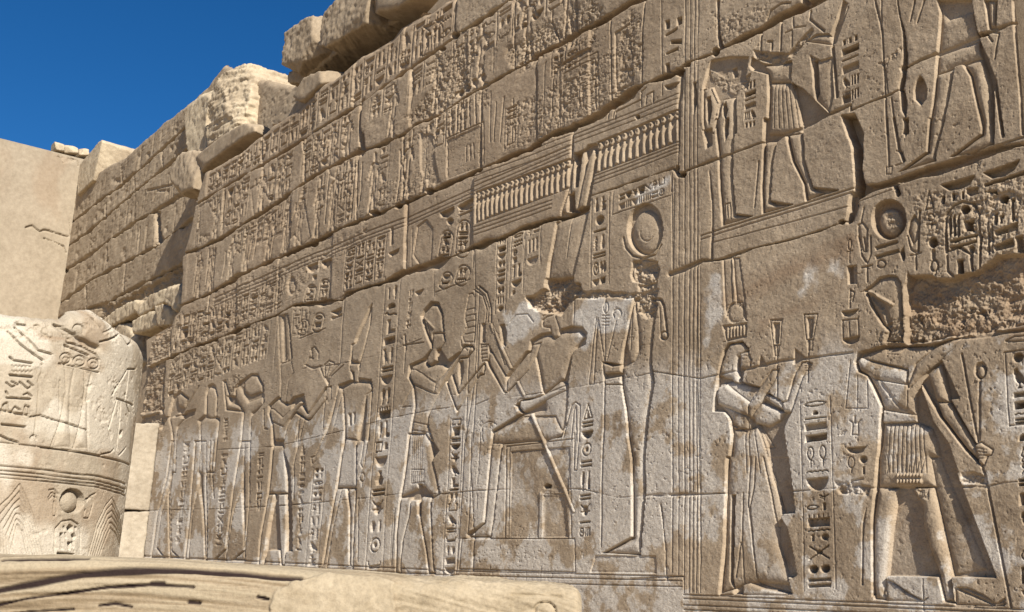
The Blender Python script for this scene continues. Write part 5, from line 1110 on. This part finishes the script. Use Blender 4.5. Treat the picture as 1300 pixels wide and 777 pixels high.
# ------------------------------------------------------------------ smooth rendered wall closing the view
bw = empty('rendered_wall', (XC-.4, 2, 0)); tag(bw, 'smooth tan rendered wall at the far left with a few bare stones at its crest', 'wall', kind='thing')
sb = np.arange(-2.5, YF+.02, .02)
tb = np.arange(3.5, 15.5, .025)
R3 = Relief(sb, tb, lambda p: onX(p, XC)[:, [1, 2]], lambda S, T, H: (XC+H, S, T))
R3.brown = (.22*sst(.5, .7, fbm(R3.S*.7, R3.T*.35, 255, 4, .6))).astype(np.float32)
R3.H += (fbm(R3.S*.5, R3.T*.5, 250, 3)-.5)*.10+(fbm(R3.S*4, R3.T*4, 251, 3)-.5)*.012
for q in ([(90, 425), (110, 420), (135, 438), (150, 435), (185, 442), (212, 450)], [(150, 462), (180, 472), (215, 488), (225, 510)], [(205, 452), (240, 456)]):
    R3.joint(h_(q), .03, .09, .05, 92, wob=.04)
R3.joint(h_([(235, 400), (240, 450)]), .02, .05, .04, 93, wob=.03)
R3.damage(h_([(190, 160), (260, 170), (265, 200), (215, 205)]), .08, .06, 95, .06, 5)
for q in ([(190, 158), (225, 165), (300, 170)], [(195, 185), (240, 190), (280, 195)], [(225, 140), (222, 165)], [(262, 150), (266, 215)], [(240, 165), (238, 190)]):
    R3.joint(h_(q), .025, .1, .05, 96, wob=.02)
tb_line = [(-80, 138), (0, 160), (20, 165), (44, 172), (70, 179), (84, 182), (92, 185), (112, 188), (130, 192)]
Pb = R3.pts(tb_line+[(130, 700), (-80, 700)])
sl3 = (slice(0, len(tb)), slice(0, len(sb))); d3 = R3.dist(Pb, sl3)
left3 = R3.S < R3.pts([(0, 160)])[0][0]
slope_t = np.interp(R3.S, R3.pts([(0, 160)])[0][0]+np.array([-20, 0]), [R3.pts([(0, 160)])[0][1]+1.2, R3.pts([(0, 160)])[0][1]])
k3 = np.where(left3, R3.T < slope_t, d3+(fbm(R3.S*3, R3.T*3, 252, 3)-.5)*.12 > 0)
R3.flip = False
R3.build('render_face', bw, M_plaster, k3)
zt = float(R3.pts([(0, 160)])[0][1])
box('wall_core', XC-1.2, XC-.12, -6, YF-.0+1.5, 0, R3.pts([(95, 186)])[0][1]-.35, M_plaster, bw)
box('wall_foot', XC-.11, XC+.02, -6, YF-.05, 0, 3.55, M_plaster, bw)

for k, (px, lb) in enumerate([
    (h_([(188, 130), (222, 140), (222, 165), (190, 158)]), 'grey stone at the left of three on the crest of the rendered wall'),
    (h_([(224, 140), (268, 150), (268, 172), (224, 166)]), 'squarish pale stone in the middle of three on the crest of the rendered wall'),
    (h_([(272, 152), (305, 158), (303, 180), (272, 178)]), 'pale stone at the right of three on the crest, next to the leaning corner block')]):
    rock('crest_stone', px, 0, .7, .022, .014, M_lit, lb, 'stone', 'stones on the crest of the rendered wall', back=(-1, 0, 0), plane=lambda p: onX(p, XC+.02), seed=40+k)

# ------------------------------------------------------------------ loose and broken blocks along the skyline
SK = 'broken blocks along the ruined skyline'
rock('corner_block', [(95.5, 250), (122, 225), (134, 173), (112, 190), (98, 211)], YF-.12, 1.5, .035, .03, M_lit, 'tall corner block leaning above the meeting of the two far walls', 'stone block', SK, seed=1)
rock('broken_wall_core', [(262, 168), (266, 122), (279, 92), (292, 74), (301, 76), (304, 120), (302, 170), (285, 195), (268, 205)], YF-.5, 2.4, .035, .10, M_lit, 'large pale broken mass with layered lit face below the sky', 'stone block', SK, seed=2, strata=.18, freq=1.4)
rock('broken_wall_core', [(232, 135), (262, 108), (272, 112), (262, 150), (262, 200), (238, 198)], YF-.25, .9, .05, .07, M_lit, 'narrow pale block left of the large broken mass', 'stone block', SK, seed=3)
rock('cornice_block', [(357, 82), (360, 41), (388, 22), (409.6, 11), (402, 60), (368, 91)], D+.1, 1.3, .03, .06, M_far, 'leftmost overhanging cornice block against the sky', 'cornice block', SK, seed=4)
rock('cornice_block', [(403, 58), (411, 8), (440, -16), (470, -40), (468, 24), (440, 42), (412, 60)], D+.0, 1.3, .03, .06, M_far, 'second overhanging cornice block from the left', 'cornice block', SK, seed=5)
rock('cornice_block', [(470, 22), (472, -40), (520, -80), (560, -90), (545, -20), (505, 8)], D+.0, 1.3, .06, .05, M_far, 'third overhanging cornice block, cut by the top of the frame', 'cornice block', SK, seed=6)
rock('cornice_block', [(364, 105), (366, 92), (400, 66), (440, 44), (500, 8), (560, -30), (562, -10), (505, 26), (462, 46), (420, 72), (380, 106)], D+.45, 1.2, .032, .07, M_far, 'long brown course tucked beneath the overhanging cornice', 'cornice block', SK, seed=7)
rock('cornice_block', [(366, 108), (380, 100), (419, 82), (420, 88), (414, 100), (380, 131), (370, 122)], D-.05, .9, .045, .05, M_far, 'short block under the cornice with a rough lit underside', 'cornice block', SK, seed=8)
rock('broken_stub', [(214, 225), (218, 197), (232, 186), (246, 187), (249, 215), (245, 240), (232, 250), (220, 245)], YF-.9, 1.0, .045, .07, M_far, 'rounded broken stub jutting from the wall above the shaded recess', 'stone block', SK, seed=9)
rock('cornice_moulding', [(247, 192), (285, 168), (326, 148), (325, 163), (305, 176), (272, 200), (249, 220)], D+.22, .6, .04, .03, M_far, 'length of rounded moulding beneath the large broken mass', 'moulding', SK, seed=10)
RB = 'rubble at the foot of the recessed wall'
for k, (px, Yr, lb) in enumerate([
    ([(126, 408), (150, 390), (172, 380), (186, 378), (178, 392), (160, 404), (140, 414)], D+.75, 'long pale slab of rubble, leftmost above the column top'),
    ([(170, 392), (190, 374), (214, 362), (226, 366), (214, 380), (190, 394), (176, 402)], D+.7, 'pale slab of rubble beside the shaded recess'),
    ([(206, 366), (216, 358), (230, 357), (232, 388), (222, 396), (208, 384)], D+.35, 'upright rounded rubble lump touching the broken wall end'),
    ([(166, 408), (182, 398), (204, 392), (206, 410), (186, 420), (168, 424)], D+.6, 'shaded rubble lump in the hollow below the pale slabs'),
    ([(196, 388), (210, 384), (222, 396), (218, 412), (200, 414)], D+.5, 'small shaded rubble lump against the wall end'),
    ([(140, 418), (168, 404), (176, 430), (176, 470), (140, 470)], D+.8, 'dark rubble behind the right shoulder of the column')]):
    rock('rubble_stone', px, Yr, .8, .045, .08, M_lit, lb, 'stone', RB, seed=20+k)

# ------------------------------------------------------------------ low pillar
XP = onY([(204, 536)], D)[0][0]
yp = float(onX([(157.5, 640)], XP)[0][1]); zp = float(onX([(190, 536)], XP)[0][2])
lp = empty('low_pillar', (XP-.6, (yp+D)/2, 0)); tag(lp, 'smooth pale low pillar between the carved column and the end of the relief wall', 'pillar', kind='thing')
pp = [(XP, yp, 0), (XP, D-.01, 0), (XP, D-.01, zp), (XP, yp, zp-.12)]
def pillar_piece(name, z0, z1, seed, x=0.0):
    o, co, d = rock(name, None, 0, 1.3, .025, .035, M_pale, None, None, back=(-1, 0, 0), plane=lambda p: np.array([(XP+x, yp+x, z0), (XP+x, D-.01, z0), (XP+x, D-.01, z1), (XP+x, yp+.02, z1-.05)]), seed=seed, facets=0)
    adopt(o, lp); return o
zj = float(onX([(180, 648)], XP)[0][2])
pillar_piece('lower_block', 0, zj-.01, 50); pillar_piece('upper_block', zj+.01, zp, 51, -.02)

# ------------------------------------------------------------------ carved column
def hd_(px): r = rays([px])[0]; a = r[:2]/np.linalg.norm(r[:2]); return a
e1 = hd_((166, 590)); ec = hd_((-45, 600)); DC = 13.0
ang = math.acos(float(e1@ec)); RC = DC*math.sin(ang); CC = ec*DC
ref = math.atan2(-ec[1], -ec[0])
print('column', RC, CC)
def onC(p, R=None):
    R = R or RC
    r = rays(p); out = []
    for q in r:
        h = q[:2]; a = h@h; b = -2*h@CC; c = CC@CC-R*R; disc = max(b*b-4*a*c, 0)
        t = (-b-math.sqrt(disc))/(2*a); P3 = q*t
        th = math.atan2(P3[1]-CC[1], P3[0]-CC[0]); th = (th-ref+math.pi) % (2*math.pi)-math.pi
        out.append((th*R, EYE+P3[2]))
    return np.array(out)
sC = np.arange(-.95*RC, 1.62*RC, .0075); tC = np.arange(.7, 5.4, .0085)
def xyzC(S, T, H):
    th = S/RC+ref; swell = 0.02*RC*np.clip((T-1.6)/3, 0, 1)
    r = RC+H
    return CC[0]+r*np.cos(th), CC[1]+r*np.sin(th), T
R4 = Relief(sC, tC, onC, xyzC)
X1 = z_(0, 380, 3.885); Y1 = z_(0, 570, 3.755)
cc = empty('carved_column', (float(CC[0]), float(CC[1]), 0)); tag(cc, 'massive broken sandstone column drum with carved figures, bands and name ring', 'column', kind='thing')
# encircling bands
for a, b, c in ((80, 110, 160), (103, 130, 185), (120, 146, 200), (135, 158, 215)):
    R4.groove(Y1([(-60, a-3), (0, a), (200, a+18), (350, b+10), (450, (b+c)/2-8), (540, c-12), (600, c+8)]), .010, .022)
R4.groove(Y1([(200, -6), (350, 12), (480, 38), (560, 55), (620, 78)]), .012, .022)
R4.groove(X1([(0, 705), (130, 720), (300, 740), (500, 772)]), .010, .018)
for yy in (77, 100, 117, 132):
    P0 = R4.pts(Y1([(-60, yy)]))[0]; R4.groove([(sC[0], P0[1]), P0], .010, .022, raw=True)
i4 = R4.new('name_ring', 'rounded name ring below the disk on the column')
R4.region(Y1([(262, 500), (268, 380), (300, 345), (345, 338), (380, 360), (392, 400), (388, 505)]), i4)
R4.groove(Y1([(262, 505), (268, 380), (300, 345), (345, 338), (380, 360), (392, 400), (388, 505)]), .010, .02)
for q in ([(322, 375), (335, 360), (352, 368), (350, 388), (330, 392)], [(290, 402), (303, 400), (302, 480), (292, 475)], [(345, 408), (360, 402), (368, 420), (355, 435)], [(326, 445), (345, 445), (340, 480), (332, 482)], [(348, 440), (358, 440), (356, 470), (350, 470)], [(312, 400), (318, 400), (318, 425), (312, 425)], [(362, 370), (370, 372), (366, 388)], [(305, 370), (312, 370), (311, 390)], [(275, 492), (360, 500), (350, 510), (275, 505)]):
    R4.sink(Y1(q), .07)
i5 = R4.new('sun_disk', 'round disk between two serpents on the column')
R4.sink(Y1(arc(347, 248, 58, 60, 0, 345, 26)), .07, i5); R4.body(Y1(arc(343, 252, 50, 54, 0, 345, 24)), i5, .06, .055, .16)
for q in ([(236, 230), (250, 208), (272, 215), (270, 235)], [(418, 250), (430, 225), (458, 212)], [(240, 240), (255, 222), (275, 232), (272, 318), (258, 320), (262, 250)], [(412, 240), (440, 228), (448, 260), (430, 330), (405, 330), (412, 290)], [(238, 195), (262, 192), (282, 215)]):
    R4.groove(Y1(q), .010, .02)
i6 = R4.new('leaf_pattern', 'left nested pointed leaves on the column foot')
R4.region(Y1([(-60, 505), (-20, 260), (95, 165), (160, 300), (210, 500)]), i6); i6 = R4.new('leaf_pattern', 'right nested pointed leaves on the column foot'); R4.region(Y1([(425, 505), (470, 340), (535, 230), (600, 300), (600, 510)]), i6)
for k in range(7):
    f_ = k*16
    R4.groove(Y1([(-20-0+f_*.9, 500), (0+f_*.8-20, 290+f_*1.9), (60+f_*.25, 215+f_*1.5), (95, 168+f_*2.2), (130-f_*.2, 240+f_*1.6), (165-f_*.4, 330+f_*1.5), (212-f_*.8, 505)]), .009, .016)
for k in range(6):
    f_ = k*15
    R4.groove(Y1([(428+f_*.7, 505), (470+f_*.5, 350+f_), (505+f_*.3, 270+f_*1.4), (535, 232+f_*2), (560, 290+f_*1.6), (585, 400+f_)]), .009, .016)
# upper scene
i7 = R4.new('carved_signs', 'stack of carved signs at the left of the column scene')
R4.region(X1([(5, 275), (175, 275), (175, 640), (5, 640)]), i7)
R4.groove(X1([(50, 285), (65, 300), (160, 315)]), .014, .03)
for y in (325, 350): R4.groove(X1([(60+k*10, y+(k % 2)*10) for k in range(11)]), .007, .015)
for q in ([(45, 368), (165, 378), (165, 388), (50, 378)], [(28, 480), (155, 488), (155, 497), (35, 490)], [(5, 612), (130, 625), (130, 634), (10, 622)]): R4.sink(X1(q), .035)
for q in ([(32, 410), (60, 432), (90, 420), (60, 405)], [(100, 408), (140, 440), (165, 425), (140, 405)], [(30, 455), (40, 470)], [(120, 470), (140, 462), (158, 478)], [(10, 560), (18, 520), (35, 510), (38, 545)], [(60, 555), (75, 530), (100, 545)], [(120, 560), (128, 525), (145, 530), (145, 565)], [(20, 550), (140, 570)]): R4.groove(X1(q), .012, .026)
i8 = R4.new('carved_figure', 'kilted standing figure near the right edge of the column')
R4.region(X1([(550, 480), (620, 330), (670, 340), (665, 520), (650, 777), (500, 770), (530, 620)]), i8)
for q in ([(555, 475), (595, 405), (630, 345), (625, 300)], [(630, 345), (672, 345)], [(578, 490), (625, 505), (660, 525)], [(580, 495), (560, 560), (535, 640)], [(600, 505), (590, 600), (575, 740)], [(625, 515), (640, 560)], [(500, 765), (545, 755), (560, 740)], [(585, 770), (620, 730)], [(640, 345), (620, 500)], [(655, 530), (650, 700)]): R4.groove(X1(q), .011, .026)
R4.sink(X1([(590, 650), (605, 645), (600, 675), (588, 684)]), .05)
i9 = R4.new('carved_vessels', 'three ringed vessels above a pair of slender stands')
R4.region(X1([(250, 735), (300, 320), (330, 260), (490, 290), (495, 360), (440, 740)]), i9)
for x, y in ((330, 290), (398, 303), (465, 317)): R4.groove(X1(arc(x, y, 27, 26, 0, 360, 16)), .010, .020); R4.groove(X1(arc(x, y+4, 13, 9, 180, 360, 8)), .008, .012)
R4.groove(X1([(296, 316), (490, 360)]), .011, .024)
for q in ([(325, 330), (330, 450), (300, 600), (250, 735)], [(372, 340), (350, 450), (345, 600), (355, 735)], [(420, 350), (425, 450), (400, 600), (362, 735)], [(455, 365), (435, 470), (435, 740)], [(190, 410), (200, 370), (185, 560), (170, 680)], [(212, 320), (205, 400)], [(300, 400), (295, 560)]): R4.groove(X1(q), .009, .012)
R4.body(X1([(330, 335), (370, 342), (352, 450), (345, 600), (350, 730), (262, 730), (302, 600), (328, 450)]), i9, .012, .02, .12); R4.body(X1([(420, 352), (455, 362), (435, 470), (432, 735), (365, 735), (402, 600), (425, 450)]), i9, .012, .02, .12)
for q in ([(80, 135), (140, 190), (190, 250), (260, 270)], [(40, 155), (100, 220), (170, 270), (215, 300)], [(310, 125), (335, 130)], [(325, 225), (370, 245), (440, 275)], [(340, 210), (420, 235), (480, 270), (495, 300)], [(0, 670), (40, 690), (90, 705)], [(455, 60), (490, 110), (520, 165), (585, 140)], [(575, 85), (600, 140), (640, 225), (690, 205)], [(500, 210), (560, 195), (605, 175)], [(140, 120), (100, 115)], [(495, 70), (560, 100)]): R4.groove(X1(q), .013, .03)
R4.groove(X1(arc(398, 148, 26, 26, 120, 400, 14)), .012, .022); R4.groove(X1(arc(168, 685, 15, 14, 160, 400, 10)), .010, .018)
R4.body(X1([(470, 60), (505, 65), (575, 105), (585, 130), (520, 160)]), None, .022, .016, .1)
R4.joint(X1([(0, 545), (60, 560), (150, 580), (200, 572), (260, 592), (330, 610), (430, 645)]), .010, .03, .02, 130, wob=.012)
R4.joint(X1([(300, 120), (345, 150), (400, 195), (460, 230), (490, 240)]), .012, .05, .05, 131, wob=.03)
R4.smear(X1([(-60, 100), (330, 110), (460, 230), (300, 210), (0, 160), (-60, 160)]), .01, .04, 132, .05, 9)
P = R4.pts(X1([(-60, 125), (0, 135), (150, 160), (300, 175), (440, 215), (440, 232), (300, 205), (150, 190), (0, 160), (-60, 150)])); sl = R4.box(P, .2)
R4.brown[sl] = np.maximum(R4.brown[sl], sst(-.03, .03, R4.dist(P, sl)+(fbm(R4.S[sl]*6, R4.T[sl]*12, 133, 3)-.5)*.1)*.4)
R4.brown = np.maximum(R4.brown, .28*sst(.5, .68, fbm(R4.S*2.2, R4.T*1.2, 134, 5, .65)))
R4.H *= 1.35
R4.H += (fbm(R4.S*.9, R4.T*.9, 260, 3)-.5)*.06+(fbm(R4.S*9, R4.T*9, 261, 4, .6)-.5)*.006
R4.H -= .006*sst(.70, .8, fbm(R4.S*14, R4.T*14, 262, 3))
R4.H += (fbm(R4.S*30, R4.T*30, 266, 3, .65)-.5)*.006-.012*sst(.6, .75, fbm(R4.S*9, R4.T*9, 267, 4, .65))*sst(.45, .6, fbm(R4.S*1.5, R4.T*1.5, 268, 3))
R4.white = (sst(.5, .6, fbm(R4.S*1.5, R4.T*1.5, 263, 4))*.7).astype(np.float32)
tt = R4.pts([(-40, 392), (0, 394), (40, 398), (80, 401), (88, 402), (98, 393), (113, 391.5), (131, 391), (144, 400), (154, 408), (165, 417)])
order = np.argsort(tt[:, 0]); top_of = np.interp(R4.S, tt[order, 0], tt[order, 1])
jC = (fbm(R4.S*4, R4.T*4, 264, 4)-.5)*.06
R4.H -= .22*np.exp(-np.maximum(top_of-R4.T+jC, 0)/.07)
R4.flip = False
R4.build('shaft', cc, M_pale, (R4.T < top_of+jC))
bm = bmesh.new()
n = 72; ring_b = []; ring_t = []
for k in range(n):
    a = 2*math.pi*k/n; th = a
    sR = ((th-ref+math.pi) % (2*math.pi)-math.pi)*RC
    zt_ = float(np.interp(sR, tt[order, 0], tt[order, 1]))-.12+.1*math.sin(3*a)*(abs(sR) > 1.5*RC)
    ring_b.append(bm.verts.new((CC[0]+(RC-.13)*math.cos(a), CC[1]+(RC-.13)*math.sin(a), 0)))
    ring_t.append(bm.verts.new((CC[0]+(RC-.13)*math.cos(a), CC[1]+(RC-.13)*math.sin(a), zt_)))
ct_ = bm.verts.new((CC[0], CC[1], 4.1))
for k in range(n):
    bm.faces.new((ring_b[k], ring_b[(k+1) % n], ring_t[(k+1) % n], ring_t[k])); bm.faces.new((ring_t[k], ring_t[(k+1) % n], ct_))
me = bpy.data.meshes.new('shaft_core'); bm.to_mesh(me); bm.free(); me.materials.append(M_pale)
o = bpy.data.objects.new('shaft_core', me); C.objects.link(o); adopt(o, cc)
bm = bmesh.new(); bmesh.ops.create_cone(bm, segments=96, radius1=RC*1.12, radius2=RC*1.08, depth=.7, cap_ends=True)
for vv in bm.verts: vv.co += Vector((CC[0], CC[1], .36))
me = bpy.data.meshes.new('column_base'); bm.to_mesh(me); bm.free(); me.materials.append(M_pale)
o = bpy.data.objects.new('column_base', me); C.objects.link(o); adopt(o, cc)

# ------------------------------------------------------------------ foreground block
fwd = M @ np.array([0, 0, -1.]); fh = fwd[:2]/np.linalg.norm(fwd[:2])
def onV(p, dist):
    r = rays(p); t = dist/(r[:, :2] @ fh); q = r*t[:, None]; q[:, 2] += EYE; return q
m, nt, b = mat_new('veined_sandstone'); l = nt.links
geo = N(nt, 'ShaderNodeNewGeometry'); av = N(nt, 'ShaderNodeAttribute', attribute_name='brown'); ap = N(nt, 'ShaderNodeAttribute', attribute_name='white'); ar = N(nt, 'ShaderNodeAttribute', attribute_name='grain')
n1 = N(nt, 'ShaderNodeTexNoise', i_Scale=14.0, i_Detail=8.0, i_Roughness=.7); l.new(geo.outputs['Position'], n1.inputs['Vector'])
n2 = N(nt, 'ShaderNodeTexNoise', i_Scale=110.0, i_Detail=4.0, i_Roughness=.7); l.new(geo.outputs['Position'], n2.inputs['Vector'])
c0_ = ramp(nt, ar.outputs['Fac'], [(.36, (.12, .085, .05)), (.43, (.20, .148, .09)), (.50, (.26, .20, .13)), (.60, (.31, .25, .168))]).outputs[0]
c1_ = ramp(nt, n1.outputs['Fac'], [(.3, (.25, .195, .125)), (.7, (.38, .31, .215))]).outputs[0]
col = mix(nt, ap.outputs['Fac'], c0_, c1_)
col = mix(nt, av.outputs['Fac'], col, (.022, .013, .011))
col = mix(nt, 1.0, col, ramp(nt, n2.outputs['Fac'], [(.3, (.82, .82, .82)), (.6, (1.05, 1.05, 1.05))]).outputs[0], 'MULTIPLY')
l.new(col, b.inputs['Base Color']); b.inputs['Roughness'].default_value = .85
bp = N(nt, 'ShaderNodeBump', i_Strength=.4, i_Distance=.004); l.new(n2.outputs['Fac'], bp.inputs['Height']); l.new(bp.outputs[0], b.inputs['Normal'])
M_vein = m
FD = 2.5
TH = .34; RR = .05
sil = [(-260, 697), (-120, 700), (0, 704), (100, 708), (200, 713), (300, 718), (400, 724), (480, 729), (560, 731), (640, 734), (700, 738), (733, 742), (760, 744)]
sP = onV(sil, FD+TH*.8); rgt = np.array([fh[1], -fh[0]])
sil_s = (sP[:, :2] @ rgt)*FD/(FD+TH*.8); sil_z = sP[:, 2]
st_f = lambda p: (lambda Q: np.stack([Q[:, :2] @ rgt, Q[:, 2]], 1))(onV(p, FD))
s_end = float(st_f([(741, 760)])[0][0])
s5 = np.arange(sil_s[0], s_end, .0028)
t5 = np.concatenate([np.arange(1.30, 1.46, .004), np.arange(1.46, 1.475+TH+.2, .0030)])
def xyz5(S, T, H):
    zt = np.interp(S, sil_s, sil_z)
    a = T-(zt-RR)                                   # arc length above the start of the rounding
    ph = np.clip(a/RR, 0, math.pi/2)
    over = np.clip(a-RR*math.pi/2, 0, None)
    dep = RR*(1-np.cos(ph))+over; z = np.where(a < 0, T, zt-RR+RR*np.sin(ph))-.35*np.clip(over-(TH-.04), 0, None)
    nd = -np.cos(ph); nz = np.sin(ph)
    ends = np.clip((S-(s_end-.03))/.03, 0, 1); dep = dep+.03*(1-np.sqrt(1-ends**2*.999)); z = z-.02*ends**3
    dd_ = FD+dep+H*nd; zz = z+H*nz
    return fh[0]*dd_+rgt[0]*S, fh[1]*dd_+rgt[1]*S, zz
R5 = Relief(s5, t5, st_f, xyz5)
S, T = R5.S, R5.T
kf = lambda *p: [(x/1.7105, 680+y/1.7105) for x, y in p]
vein = np.zeros(S.shape)
fsl = (slice(0, len(t5)), slice(0, len(s5)))
for q, w in ((kf((-60, 135), (0, 120), (80, 105), (180, 84), (260, 77), (340, 74), (430, 75), (520, 82), (590, 90), (650, 94)), .008), (kf((-60, 165), (0, 150), (60, 137), (150, 125), (230, 113), (330, 107), (420, 112)), .0035),
             (kf((215, 152), (250, 148), (285, 155)), .0035), (kf((410, 145), (432, 147)), .0035), (kf((560, 133), (582, 138)), .0035), (kf((-40, 185), (60, 165), (160, 160)), .003), (kf((330, 105), (355, 105)), .005), (kf((0, 48), (60, 45), (120, 43), (180, 42)), .006)):
    P = R5.pts(q); dq = R5.dist(P, fsl, False)+(fbm(S*14, T*20, 142, 4)-.5)*.005
    ww = w*(.5+1.5*fbm(S*4, T*4, 141, 3)**1.3)
    vein = np.maximum(vein, 1-sst(.45, 1.05, dq/ww))
sc0 = float(st_f([(170, 700)])[0][0])
arcv = T+.16*(S-sc0)**2
grain = fbm(S*1.2+3, arcv*46, 143, 5, .68)*.75+.25*fbm(S*3, arcv*150, 147, 3)
R5.H += -.006*vein-.016*(.5-grain)*sst(0, 1, 1)+(fbm(S*3, T*5, 148, 3)-.5)*.02
P = R5.pts([(340, 1000), (342, 768), (352, 750), (372, 738), (400, 731), (440, 727), (478, 728), (500, 740), (504, 770), (510, 1000)])
dm = R5.dist(P, fsl)+(fbm(S*14, T*14, 144, 5, .6)-.5)*.035
mid = sst(-.004, .006, dm)
R5.H = R5.H*(1-mid)+mid*(.010+(fbm(S*20, T*20, 149, 4, .6)-.5)*.006+(fbm(S*90, T*90, 150, 2)-.5)*.002)
s500 = float(st_f([(500, 740)])[0][0])
right = sst(-.03, .03, S-s500+(fbm(S*8, T*8, 145, 4)-.5)*.12)*(1-mid)
R5.H += right*((fbm(S*16, T*22, 151, 5, .65)-.5)*.014-.006)
topw = sst(.0, .03, T-(np.interp(S, sil_s, sil_z)-.012)+(fbm(S*7, T*7, 152, 4)-.5)*.03)
patch = np.maximum(np.maximum(mid, right), .35*topw)
for q in ([(650, 752), (690, 753), (712, 752)], arc(692, 776, 13, 12, 170, 370, 12)): R5.groove(q, .004, .008)
fbk = empty('fallen_block', (float(fh[0]*(FD+.3)), float(fh[1]*(FD+.3)), 0)); tag(fbk, 'long weathered block across the foreground with dark veins and pale mortar', 'stone block', kind='thing')
R5.white = patch.astype(np.float32); R5.brown = (vein*(1-mid)).astype(np.float32)
objs5 = R5.build('weathered_face', fbk, M_vein)
me = fbk.children[0].data
at = me.attributes.new('grain', 'FLOAT', 'POINT')
assert len(me.vertices) == grain.size
at.data.foreach_set('value', grain.reshape(-1).astype(np.float32))
def P5(sv_, dep_, z_v): return (fh[0]*(FD+dep_)+rgt[0]*sv_, fh[1]*(FD+dep_)+rgt[1]*sv_, z_v)
a0, a1 = sil_s[0], s_end-.008
zz0, zz1 = float(sil_z[0])-.03, float(np.interp(s_end, sil_s, sil_z))-.035
solid('block_core', [P5(a0, .03, 0), P5(a1, .03, 0), P5(a1, TH+.2, 0), P5(a0, TH+.2, 0), P5(a0, .03, zz0), P5(a1, .03, zz1), P5(a1, TH+.2, zz1-.06), P5(a0, TH+.2, zz0-.06)],
      [(3, 2, 1, 0), (4, 5, 6, 7), (0, 1, 5, 4), (1, 2, 6, 5), (2, 3, 7, 6), (3, 0, 4, 7)], M_vein, fbk)
print('scene built', len(bpy.data.objects))
